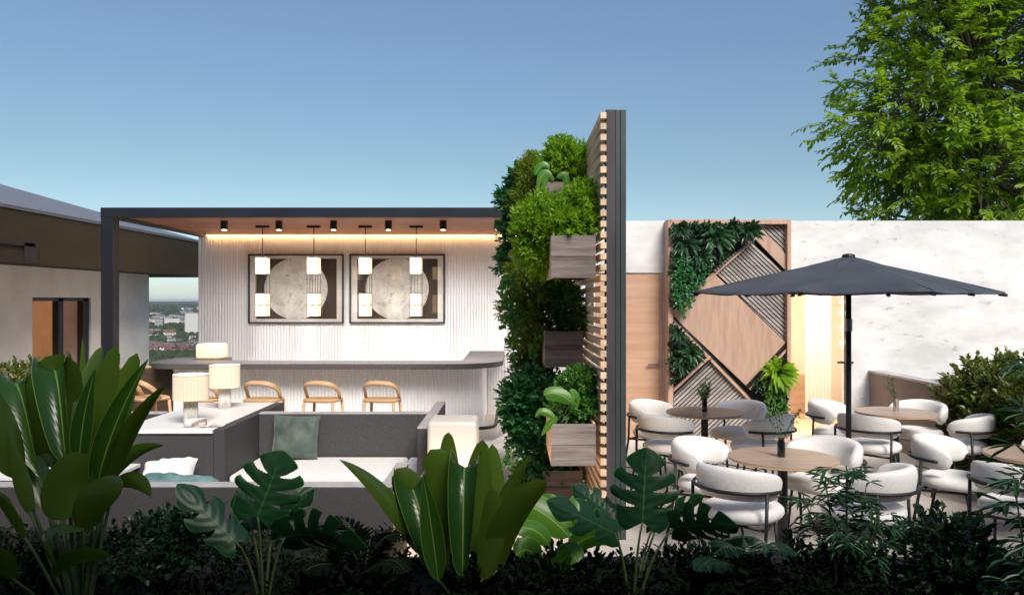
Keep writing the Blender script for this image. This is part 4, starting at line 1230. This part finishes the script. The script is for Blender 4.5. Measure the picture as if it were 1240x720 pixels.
shrub('planter_shrub','trailing pale leaved plant below the middle planter box','climber',[V(632,420,7.9,14,22),V(645,425,7.9,18,20),V(635,450,7.9,16,16),V(650,455,7.9,16,14)],2200,.045,.022,M['lf_hedge'],(.2,7.9,1.4),10)
shrub('ivy','big glossy green ivy mass at the lower left of the greenery','climber',[V(625,480,7.2,20,20),V(640,470,7.2,24,24),V(635,510,7.2,28,30),V(650,545,7.2,24,30),V(625,505,7.2,18,20),V(655,500,7.2,22,30),V(645,580,7.3,22,24),V(665,475,7.2,14,20)],6200,.042,.034,M['lf_ivy'],(.25,7.25,.28),16,shell=.2)
shrub('planter_shrub','bright green shrub filling the lower front planter box','shrub',[V(694,478,6.4,26,26),V(700,460,6.4,20,16),V(684,492,6.3,22,16),V(706,490,6.35,14,18)],5600,.028,.014,M['lf_mid'],(.48,6.4,.88),16,jitter=.9)
shrub('planter_shrub','dark shaded shrub growing in the floor level planter','shrub',[V(675,575,7.4,26,24),V(695,585,7.4,18,20),V(665,600,7.4,24,14)],3000,.045,.022,M['lf_yellow'],(.45,7.4,.28),12)
def potleaf(label, base, lv, mat):
    t=thing('calathea',label,'plant',base); inv=Vector(base); st=MB()
    for (a,c,b,w,d,kw) in lv:
        mb=MB(); pxleaf(mb,a,c,b,w,d,**kw); mb.v=[tuple(Vector(v)-inv) for v in mb.v]; mb.build('leaf',mat,t,smooth=True)
        p=at(a[0],a[1],d)-inv; st.tube([(0,0,0),(p.x*.5,p.y*.5,p.z*.7),tuple(p)],.004,5)
    st.build('stem',M['greenstem'],t)
potleaf('striped round leaved plant in the lower front planter box',B(680,512,6.05),[
    ((693,488),(675,470),(658,478),18,6.0,dict(prof='round')),((672,506),(655,490),(648,505),10,6.0,dict(prof='sword')),((675,505),(665,512),(655,528),10,5.95,dict(prof='sword')),((690,500),(700,480),(690,472),14,6.1,dict(prof='round'))],M['lf_lime'])
potleaf('pale striped leaved plant hanging from the topmost planter',B(668,222,6.95),[
    ((665,205),(655,195),(648,212),12,6.95,dict(prof='round',cup=.5)),((668,215),(655,200),(650,232),11,6.9,dict(prof='sword')),((670,218),(660,205),(656,240),8,6.9,dict(prof='sword')),((675,215),(690,205),(685,235),10,6.9,dict(prof='sword'))],M['lf_lime'])

# ------------------------------------------------------------------ panel plants
def rosette(px,py,rpx,label,mat,n=26,d=10.0,L=None,up=.2,grp='plants set in the geometric wall panel'):
    c=at(px,py,d); t=thing('rosette_plant',label,'plant',c,group=grp); mb=MB(); rr=rpx/F*d
    for k in range(n):
        a=random.uniform(0,2*PI); e=random.uniform(.15,1.1)
        dr=Vector((math.cos(a)*math.cos(e),-math.sin(e)*.9,math.sin(a)*math.cos(e)+.1))
        l=rr*random.uniform(.7,1.1); p0=dr*.01
        blade(mb,p0,p0+dr*l*.55+Vector((0,0,.02)),p0+dr*l+Vector((0,0,-.25*l)),l*.26,twist=0,prof='sword',nv=5,nu=2,side=Vector((.02,1,0)),cup=.3)
    mb.build('leaf_rosette',mat,t)
    return t
lab=['spiky rosette plant at the left of the top planted triangle','large pale rosette plant in the middle of the top planted triangle','rosette plant at the right end of the top planted triangle','small rosette in the top left corner of the panel','rosette plant low in the top planted triangle','rosette plant at the top edge of the panel','rosette in the left planted triangle, lower one','rosette in the left planted triangle, upper one','dark rosette in the left planted triangle near its top','big bright fern rosette in the right planted triangle']
for i,(px,py,r) in enumerate(((830,298,20),(868,288,24),(908,280,20),(822,278,16),(848,312,18),(888,275,16),(826,442,17),(836,428,18),(822,405,14),(942,452,26))):
    rosette(px,py,r,lab[i],M['lf_bamboo'] if i in (1,7) else (M['lf_bright'] if i==9 else M['lf_dark']),30 if i!=9 else 60, d=9.98)
def stuffpatch(name,label,polys,n,L,W,mat,drop=0,d0=10.0):
    mb=MB(); P0=[]
    tri=[[at(*p,d0) for p in pl] for pl in polys]
    for _ in range(n):
        T=random.choice(tri); a,b_=random.random(),random.random()
        if a+b_>1:a,b_=1-a,1-b_
        p=T[0]+(T[1]-T[0])*a+(T[2]-T[0])*b_; P0.append((p.x,p.y+random.uniform(0,.16)-.06,p.z))
    n=len(P0); mb.leaves(P0,unit(n)+np.array([0,-.5,-drop]),unit(n)*.6+np.array([0,-1,.4]),L*(.7+.6*rng.random(n)),W)
    return tag(mb.build(name,mat),label,'foliage')
stuffpatch('wall_foliage','dense dark foliage filling the top left triangle of the panel',[[(813,272),(916,272),(813,372)],[(813,272),(916,272),(880,300)]],2600,.07,.032,M['lf_dark'])
stuffpatch('wall_foliage','dense dark foliage filling the left middle triangle of the panel',[[(812,390),(812,467),(853,428)]],1000,.06,.026,M['lf_dark'])
stuffpatch('wall_foliage','dense dark foliage filling the right lower triangle of the panel',[[(951,430),(951,500),(912,466)]],900,.06,.026,M['lf_dark'])
def trail(label,strands,mat,L=.045,W=.034):
    t=thing('trailing_vine',label,'climber',at(strands[0][0],strands[0][1],9.96)); inv=t.location.copy(); mb=MB(); st=MB()
    for (px,y0,y1) in strands:
        pts=[]; P0=[]
        for k in range(7):
            v=at(px+2*math.sin(k*1.3+px),y0+(y1-y0)*k/6,9.96)-inv; pts.append(v)
        st.tube(pts,.003,4,cap=False)
        n=int((y1-y0)*1.1)
        for _ in range(n):
            f=random.random()*5.99; i=int(f); p=pts[i].lerp(pts[i+1],f-i); P0.append((p.x+random.uniform(-.02,.02),p.y-.01-random.random()*.03,p.z))
        n=len(P0); mb.leaves(P0,unit(n)+np.array([0,-.4,-.5]),unit(n)*.5+np.array([0,-1,.3]),L,W)
    mb.build('foliage',mat,t); st.build('stem',M['greenstem'],t)
trail('trailing creeper hanging over the left frame of the wall panel',[(816,300,362),(822,305,376),(828,310,388),(834,310,372),(840,315,366),(846,310,352),(852,312,345),(818,330,372),(858,305,332),(825,300,350),(831,330,372)],M['lf_ivy'])
trail('bright creeper strands hanging below the big fern rosette',[(929,462,500),(934,465,506),(939,465,508),(945,465,506),(950,465,498),(926,460,488)],M['lf_mid'],.05,.02)

# ------------------------------------------------------------------ hedges
# vines hanging down the left face of the screen greenery
for (lb, st_) in (('thin green vine trailing from the middle planter box', [(618,330,415),(626,340,440),(612,335,395),(648,400,455)]),
                  ('thin green vine trailing beside the lower front planter box', [(612,470,560),(622,500,590),(655,560,610),(632,540,600)])):
    t_=thing('trailing_vine', lb, 'climber', at(st_[0][0], st_[0][1], 7.2)); mb=MB(); sm=MB()
    for (px,y0,y1) in st_:
        pts=[at(px+5*math.sin(k*1.1+px),y0+(y1-y0)*k/7,7.15)-t_.location for k in range(8)]
        sm.tube(pts,.003,4,cap=False); P0=[]
        for _ in range(70):
            f=random.random()*6.99; i=int(f); p=pts[i].lerp(pts[i+1],f-i); P0.append((p.x+random.uniform(-.035,.035),p.y+random.uniform(-.03,.03),p.z))
        mb.leaves(P0,unit(70)+np.array([0,0,-.6]),unit(70)*.5+np.array([0,-1,.4]),.045,.032)
    mb.build('foliage',M['lf_mid'],t_); sm.build('stem',M['greenstem'],t_)
shrub('hedge','clipped hedge with yellow flecked leaves growing over the low brown wall','hedge',
   [(4.98+.15*math.sin(i),8.15-i*.32,.76+.05*math.sin(i*2.1),.44,.30,.42,1) for i in range(9)]+[(4.70,8.0-i*.36,.45,.16,.25,.45,.45) for i in range(7)],30000,.055,.042,M['lf_hedge'],(5.0,7.0,.5),30,shell=.6,stemr=.01)
shrub('hedge','small leaved hedge by the grey stucco wall behind the paddle plant','hedge',[(-6.0+.0*i,8.2+.5*i,.62,.34,.4,.42,1) for i in range(4)],6000,.05,.036,M['lf_hedge'],(-6.0,9,.2),12,shell=.6)

# ------------------------------------------------------------------ umbrella
UX,UY=2.71,6.25
um=thing('parasol','large charcoal grey square parasol over the cafe tables','parasol',(UX,UY,0))
def canopy_mesh(Rr,z_rim,z_top,r_in=0.03,sag=.014,n_r=12,seg=16):
    "square canopy, corners on the axes, eight ribs; cloth sags between them"
    vs=[];fs=[]; m=4*seg
    for i in range(n_r+1):
        t=i/n_r
        for k in range(m):
            a=2*PI*k/m; ph=(k%seg)/seg
            r=(r_in+(Rr-r_in)*t)*math.cos(PI/4)/math.cos(PI/4-ph*PI/2)
            z=z_top+(z_rim-z_top)*(t**1.10)-sag*abs(math.sin(2*PI*ph))*t*(.6+.4*t)+.004*math.sin(9*a+5*t)*t
            r*=1-.012*abs(math.sin(2*PI*ph))*t
            vs.append((r*math.cos(a),r*math.sin(a),z))
    for i in range(n_r):
        for k in range(m): fs.append((i*m+k,(i+1)*m+k,(i+1)*m+(k+1)%m,i*m+(k+1)%m))
    return vs,fs
vs,fs=canopy_mesh(1.27,1.905,2.175)
mb=MB(); mb.add(vs,fs); cn=mb.build('canopy',M['umbrella'],um,smooth='auto',solid=.006)
mb=MB()
for k in range(8):
    a=PI/4*k; L_r=1.26*(1 if k%2==0 else math.cos(PI/4))
    mb.tube([(L_r*f*math.cos(a),L_r*f*math.sin(a),2.175-.27*(f**1.10)+.006) for f in [i/8 for i in range(1,9)]],.0035,5)
mb.build('seam',M['umbrella'],cn)
vs,fs=canopy_mesh(.33,2.118,2.196,sag=.012,n_r=5); mb=MB(); mb.add(vs,fs); mb.build('canopy_vent',M['umbrella'],um,solid=.005)
mb=MB(); mb.lathe([(.05,2.185),(.052,2.20),(.045,2.215),(.02,2.222)],n=24); mb.build('finial',M['black'],um,smooth='auto')
mb=MB(); mb.tube([(0,0,.05),(0,0,2.17)],.021,16); mb.build('pole',M['black'],um,smooth=True)
mb=MB(); mb.lathe([(.030,1.60),(.030,1.70)],n=16); mb.build('collar',M['chrome'],um)
for k in range(8):
    a=R(45*k); mb=MB(); q_l=1 if k%2==0 else .707; c,s=math.cos(a)*.955*q_l,math.sin(a)*.955*q_l
    mb.tube([(0.03*c,.03*s,2.145),(.66*c,.66*s,2.02),(1.31*c,1.31*s,1.893)],.009,6); mb.tube([(.03*c,.03*s,1.93),(.62*c,.62*s,2.015)],.007,6)
    mb.tube([(1.27*c,1.27*s,1.894),(1.335*c,1.335*s,1.888)],.014,6)
    mb.build('rib',M['black'],um)
mb=MB(); mb.lathe([(.29,0),(.30,.01),(.30,.04),(.27,.06),(.05,.075),(.035,.16),(.0,.16)],n=40); mb.build('base',M['black'],um,smooth='auto')

# ------------------------------------------------------------------ cafe tables
def cafe_table():
    t=thing('cafe_table','x','table',group='round wooden cafe tables')
    mb=MB(); mb.lathe([(.365,.727),(.372,.731),(.372,.7435),(.0,.7435)],n=64); mb.build('tabletop_core',M['table_edge'],t,smooth='auto')
    mb=MB(); mb.lathe([(.3715,.744),(.3735,.747),(.3725,.7495),(0,.75)],n=64); mb.build('tabletop',M['table_wood'],t,smooth='auto')
    mb=MB(); mb.tube([(0,0,.02),(0,0,.727)],.034,20); mb.lathe([(.11,.712),(.11,.7268)],n=24); mb.build('pedestal',M['black'],t,smooth='auto')
    mb=MB(); mb.lathe([(.21,0),(.215,.006),(.21,.014),(.04,.02)],n=40); mb.build('base',M['black'],t,smooth='auto')
    return t
tb0=cafe_table()
TAB=[((1.90,7.66),'round wooden cafe table before the geometric wall panel'),((1.90,5.45),'nearest round wooden cafe table, left of the parasol pole'),
     ((3.78,7.66),'round wooden cafe table beside the low brown wall'),((3.78,5.52),'round wooden cafe table cut by the right edge')]
for i,((x_,y_),lb) in enumerate(TAB):
    o=tb0 if i==0 else dup(tb0); o.location=(x_,y_,0); o["label"]=lb
# chair
def chair():
    t=thing('cafe_chair','x','chair',group='white upholstered cafe chairs with black legs')
    n=40; mb=MB(); prof=[(.0,.435),(.75,.435),(.93,.443),(1.0,.470),(.99,.497),(.93,.515),(.80,.525),(.5,.530),(0,.532)]
    vs=[];fs=[]
    for (s,z) in prof:
        for k in range(n):
            a=2*PI*k/n; c,sn=math.cos(a),math.sin(a); e=.78
            vs.append((.245*s*math.copysign(abs(c)**e,c), .032+.248*s*math.copysign(abs(sn)**e,sn), z))
    for i in range(len(prof)-1):
        for k in range(n): fs.append((i*n+k,i*n+(k+1)%n,(i+1)*n+(k+1)%n,(i+1)*n+k))
    mb.add(vs,fs); mb.build('seat',M['boucle'],t,smooth=True)
    # wrap-around back
    mb=MB(); vs=[];fs=[]; NA=34; NS=20; amax=R(104)
    for i in range(NA+1):
        u=-1+2*i/NA; a=u*amax
        cap_=(max(0.0,1-abs(u)**9))**.5 if abs(u)<1 else 0
        cap_=max(cap_,.02)
        hh=(.105-.018*abs(u)**1.6)*cap_; tt=(.043+.006*(1-abs(u)))*(.25+.75*cap_); zc=.697-.040*abs(u)**1.8
        rad=.232
        for k in range(NS):
            b_=2*PI*k/NS; c,sn=math.cos(b_),math.sin(b_)
            ro=rad+tt*math.copysign(abs(c)**.8,c)+ .015*sn; z=zc+hh*math.copysign(abs(sn)**.75,sn)
            vs.append((ro*math.sin(a)*1.02, .0-ro*math.cos(a)+.0, z))
    for i in range(NA):
        for k in range(NS): fs.append((i*NS+k,i*NS+(k+1)%NS,(i+1)*NS+(k+1)%NS,(i+1)*NS+k))
    fs.append(tuple(range(NS-1,-1,-1))); fs.append(tuple(NA*NS+k for k in range(NS)))
    mb.add(vs,fs); mb.build('backrest',M['boucle'],t,smooth=True)
    mb=MB(); pts=[((.297)*math.sin(a),-.297*math.cos(a),.655) for a in [R(-84+168*k/28) for k in range(29)]]
    mb.tube(pts,.012,8); mb.build('back_rail',M['black'],t,smooth=True)
    for s in (-1,1):
        a=R(60); mb=MB(); mb.tube([(s*.302*math.sin(a),-.302*math.cos(a),.655),(s*.30*math.sin(a),-.30*math.cos(a)-.01,.42),(s*.27,-.235,0)],.0115,8); mb.build('leg',M['black'],t,smooth=True)
        mb=MB(); mb.tube([(s*.17,.13,.43),(s*.185,.20,0)],.0105,8); mb.build('leg',M['black'],t,smooth=True)
    mb=MB(); mb.tube([(-.255,-.15,.425),(.255,-.15,.425)],.011,8); mb.tube([(-.17,.13,.425),(.17,.13,.425)],.010,8)
    for s in (-1,1): mb.tube([(s*.255,-.15,.425),(s*.17,.13,.425)],.010,8)
    mb.build('seat_frame',M['black'],t,smooth=True)
    mb=MB(); 
    for s in (-1,1): mb.tube([(s*.272,-.21,.13),(s*.183,.185,.13)],.006,6)
    mb.tube([(-.228,-.01,.13),(.228,-.01,.13)],.006,6)
    mb.build('stretcher',M['black'],t,smooth=True)
    return t
ch0=chair()
names=['the geometric panel table','the nearest table','the table beside the low brown wall','the right edge table']
first=True
for ti,((tx,ty),_) in enumerate(TAB):
    for (sx,sy,what) in ((-1,1,'far left'),(-1,-1,'near left'),(1,1,'far right'),(1,-1,'near right')):
        if ti==3 and (sx,sy)==(1,-1): continue
        o=ch0 if first else dup(ch0); first=False
        ex=random.uniform(-.02,.02); 
        X_=tx+sx*.42+ex; Y_=ty+sy*.36+random.uniform(-.02,.02)+(.02 if sy>0 else -.03)
        fx,fy=tx-X_,ty-Y_
        # face the table, a touch more sideways at the back
        ang=math.atan2(fy,fx)-PI/2+random.uniform(-.08,.08)
        o.location=(X_,Y_,0); o.rotation_euler=(0,0,ang)
        o["label"]='white rounded back chair at the %s of %s'%(what,names[ti])
# vases
def vase(tx,ty,label,mat,glass=False,kind=0):
    t=thing('vase',label,'vase',(tx,ty,.7505))
    mb=MB(); mb.lathe([(.024,0),(.027,.004),(.027,.10),(.021,.118),(.024,.13),(.020,.13),(.018,.115)],n=24); mb.build('vessel',mat,t,smooth='auto')
    s=thing('cut_greenery','x','sprig',(tx,ty,.76))
    st=MB(); mb=MB()
    rr=random.Random(kind)
    for k in range(9 if kind==0 else 5):
        a=rr.uniform(0,2*PI); h=rr.uniform(.18,.30) if kind==0 else rr.uniform(.2,.36); sp=rr.uniform(.03,.11) if kind==0 else rr.uniform(.02,.13)
        tip=Vector((math.cos(a)*sp,math.sin(a)*sp,h)); pts=[Vector((0,0,.03)),Vector((tip.x*.25,tip.y*.25,h*.5)),tip]
        st.tube(pts,.0018,5,cap=False)
        n=26 if kind==0 else 12; P0=[]
        for _ in range(n):
            f=rr.uniform(.45,1); p=pts[0].lerp(pts[1],f).lerp(pts[1].lerp(pts[2],f),f); P0.append(tuple(p+Vector((rr.uniform(-.012,.012),rr.uniform(-.012,.012),rr.uniform(-.01,.01)))))
        mb.leaves(P0,unit(n)+np.array([0,0,.5]),unit(n)+np.array([0,0,.7]),.034 if kind==0 else .024,.012)
    mb.build('foliage',M['lf_mid'] if kind==0 else M['lf_bamboo'],s); st.build('stem',M['greenstem'],s)
    return t,s
_,s=vase(1.90,7.66,'small black vase on the table before the geometric panel',M['glassblack'],kind=0); s["label"]='bushy green sprigs in the black vase before the geometric panel'
_,s=vase(1.89,5.45,'small black vase on the nearest cafe table',M['glassblack'],kind=3); s["label"]='sparse leafy sprigs in the black vase on the nearest table'
gm,n_,l_,b_=newmat('ribbed_glass'); b_.inputs["Transmission Weight"].default_value=.8; b_.inputs["Roughness"].default_value=.12; b_.inputs["Base Color"].default_value=(.6,.58,.57,1)
_,s=vase(3.79,7.66,'small ribbed glass vase on the table beside the low wall',gm,kind=5); s["label"]='tall wispy sprigs in the glass vase beside the low wall'

# ------------------------------------------------------------------ tree behind the wall
def tree():
    base=Vector((9.0,15.0,0)); t=thing('tree','tall leafy broadleaf tree with bright green leaves rising behind the white wall','tree',base)
    tr=MB(); tr.tube([(0,0,0),(.05,.02,1.5),(0,0,3.2),(-.1,0,5),(0,.1,7.5),(.1,.1,9.5)],[.17,.15,.13,.10,.06,.02],10)
    mb=MB(); P0=[];Dd=[];N0=[];Ls=[];Ws=[];Rn=[]
    rr=random.Random(11)
    lobes=[(0,0,6.2,2.5,2.3,2.6),(-1.5,-.3,5.3,1.45,1.3,1.35),(-1.6,-.2,4.4,1.05,1.1,1.0),(-.3,-.6,4.2,2.0,1.6,1.5),(1.8,0,4.6,2.0,1.8,1.9),(-.9,0,7.6,1.3,1.3,1.3),(1.5,0,7.4,2.0,1.8,1.8),(0,0,8.8,1.8,1.6,1.4),(-.6,-.2,3.2,1.7,1.5,1.0),(1.7,-.2,3.2,2.0,1.5,1.0)]
    nb=0
    for li,(lx,ly,lz,rx,ry,rz) in enumerate(lobes):
        start=Vector((0,0,max(2.0,lz-1.6))); c=Vector((lx,ly,lz))
        tr.tube([start,start.lerp(c,.5)+Vector((0,0,.2)),c],[.10,.06,.03],7)
        for _ in range(int(165*rx*rz)):
            u=Vector((rr.gauss(0,1),rr.gauss(0,1),rr.gauss(0,1))).normalized(); rad=.45+.55*rr.random()**.5
            rad*=1+.16*math.sin(u.x*7+li)+.12*math.sin(u.z*9+li*2)
            e=Vector((lx+u.x*rx*rad,ly+u.y*ry*rad,lz+u.z*rz*rad))
            if math.sin(e.x*3.1+1)*math.sin(e.y*2.7)*math.sin(e.z*3.3+2)<-.36: continue
            out=(u+Vector((rr.uniform(-.6,.6),rr.uniform(-.6,.6),rr.uniform(-.5,.6)))).normalized(); tl=rr.uniform(.35,.65); s=e-out*tl*.5
            if rr.random()<.35: tr.tube([c.lerp(s,.35),s],[.014,.006],4,cap=False)
            tr.tube([s,s+out*tl*.6,s+out*tl+Vector((0,0,-.10))],.004,3,cap=False)
            sd=out.cross(Vector((0,0,1)))
            if sd.length<.1: sd=Vector((1,0,0))
            sd.normalize(); tone=rr.random()
            for k in range(9):
                f=.15+.85*k/8; p=s+out*tl*f+Vector((0,0,-.10*f*f))
                for sgn in ((-1,1) if k<8 else (0,)):
                    dd=out*.55+sd*sgn*.9+Vector((rr.uniform(-.5,.5),rr.uniform(-.5,.5),-.30+rr.uniform(-.5,.4)))
                    P0.append(tuple(p));Dd.append(tuple(dd));N0.append((rr.uniform(-.4,.4),rr.uniform(-.6,.3),1));Ls.append(rr.uniform(.09,.16));Ws.append(rr.uniform(.045,.075));Rn.append(.6*tone+.4*rr.random())
    mb.leaves(P0,Dd,N0,np.array(Ls),np.array(Ws),np.array(Rn))
    mb.build('crown',M['lf_tree'],t); tr.build('trunk',M['bark'],t,smooth=True)
    print('tree leaves',len(P0))
tree()

# ------------------------------------------------------------------ distant city
def facade(name,c,wc):
    m,n,l,b=newmat(name); tc=n.new("ShaderNodeTexCoord"); br=n.new("ShaderNodeTexBrick"); br.offset=0
    br.inputs["Scale"].default_value=1; br.inputs["Brick Width"].default_value=3.2; br.inputs["Row Height"].default_value=3.0; br.inputs["Mortar Size"].default_value=.75
    br.inputs["Color1"].default_value=c4(wc); br.inputs["Color2"].default_value=c4(wc); br.inputs["Mortar"].default_value=c4(c)
    mp=n.new("ShaderNodeMapping"); mp.inputs["Rotation"].default_value=(R(90),0,0); l.new(tc.outputs["Object"],mp.inputs[0]); l.new(mp.outputs[0],br.inputs[0]); l.new(br.outputs[0],b.inputs["Base Color"]); b.inputs["Roughness"].default_value=.8
    return m
fm=[facade('white_facade',(.60,.58,.55),(.16,.17,.19)),facade('cream_facade',(.48,.42,.34),(.12,.12,.13)),facade('grey_facade',(.3,.3,.31),(.1,.1,.12)),facade('brick_facade',(.33,.15,.11),(.1,.08,.08))]
rfm=[pmat('tile_roof',(.10,.055,.045),(.17,.085,.06),scale=.2),pmat('grey_roof',(.10,.10,.11),(.16,.16,.17),scale=.2)]
r2=random.Random(5)
def far_house(px,py,w,h,dep,mat,label,cat='building',roof=None,name='distant_building'):
    d=(CAMZ-GZ)*F/(py-363); x=(px-620)/F*d
    t=thing(name,label,cat,(x,d,GZ),rz=R(r2.uniform(-25,25)) if name!='tower_block' else R(12),group=None if name=='tower_block' else 'small buildings of the distant city')
    mb=MB(); mb.box(-w/2,w/2,-dep/2,dep/2,0,h); mb.build('wall',mat,t)
    mb=MB()
    if roof is None: mb.box(-w/2-.4,w/2+.4,-dep/2-.4,dep/2+.4,h+.01,h+.7); rm_=rfm[1]
    else:
        mb.add([(-w/2-1,-dep/2-1,h+.01),(w/2+1,-dep/2-1,h+.01),(w/2+1,dep/2+1,h+.01),(-w/2-1,dep/2+1,h+.01),(-w/2-1,0,h+roof),(w/2+1,0,h+roof)],[(0,1,5,4),(2,3,4,5),(1,2,5),(3,0,4),(3,2,1,0)]); rm_=rfm[0]
    mb.build('roof',rm_,t)
far_house(233,407,19,36,15,fm[0],'tall pale tower block at the right of the city view','tower',name='tower_block')
far_house(205,395,46,17,14,fm[0],'long white apartment block in the middle of the city view','tower',name='apartment_block')
far_house(193,398,14,20,14,fm[2],'grey block left of the long white apartment block','tower',name='apartment_block')
for i in range(120):
    py=375+62*r2.random()**.8; px=150+r2.random()*105
    hs=r2.random()
    if py<395: far_house(px,py,r2.uniform(16,36),r2.uniform(9,20),14,r2.choice(fm[:3]),'small pale building among trees in the distant city')
    else: far_house(px,py,r2.uniform(6,16),r2.uniform(6,12),r2.uniform(6,10),r2.choice(fm),'small pale building among trees in the distant city',roof=r2.uniform(2,4) if hs<.3 else None)
# city trees: one mass
bm=bmesh.new(); bmesh.ops.create_icosphere(bm,subdivisions=2,radius=1); iv=np.array([v.co[:] for v in bm.verts]); ifc=[[v.index for v in f.verts] for f in bm.faces]; bm.free()
mb=MB()
for i in range(3200):
    py=368.8+ (75)*r2.random()**1.6; px=95+r2.random()*185
    d=(CAMZ-GZ)*F/(py-363); s=r2.uniform(3.5,6.5)*(1 if py>376 else 2.2)
    v=iv*np.array([s,s,s*.9])*(1+.28*rng.normal(size=(len(iv),1)).clip(-1.2,1.2)); v=v+np.array([(px-620)/F*d,d,GZ+s*.7])
    mb.add(v.tolist(),ifc,rnd=r2.random())
tag(mb.build('city_trees',leafmat('city_tree_leaf',(.012,.022,.010),(.04,.06,.025),trans=0,rough=.9)),'dark green trees massed between the distant city buildings','trees',kind='stuff')

# haze over the city
HZ=True
if HZ:
    mb=MB(); mb.box(-31000,31000,-31000,31000,GZ-1,12.5)
    m=bpy.data.materials.new('haze_air'); m.use_nodes=True; n=m.node_tree.nodes; n.remove(n["Principled BSDF"])
    pv=n.new("ShaderNodeVolumePrincipled"); pv.inputs["Color"].default_value=(.80,.88,1,1); pv.inputs["Density"].default_value=.000035; pv.inputs["Anisotropy"].default_value=.2
    m.node_tree.links.new(pv.outputs[0],n["Material Output"].inputs["Volume"])
    tag(mb.build('haze',m),kind='stuff')
print('objects',len(bpy.data.objects))
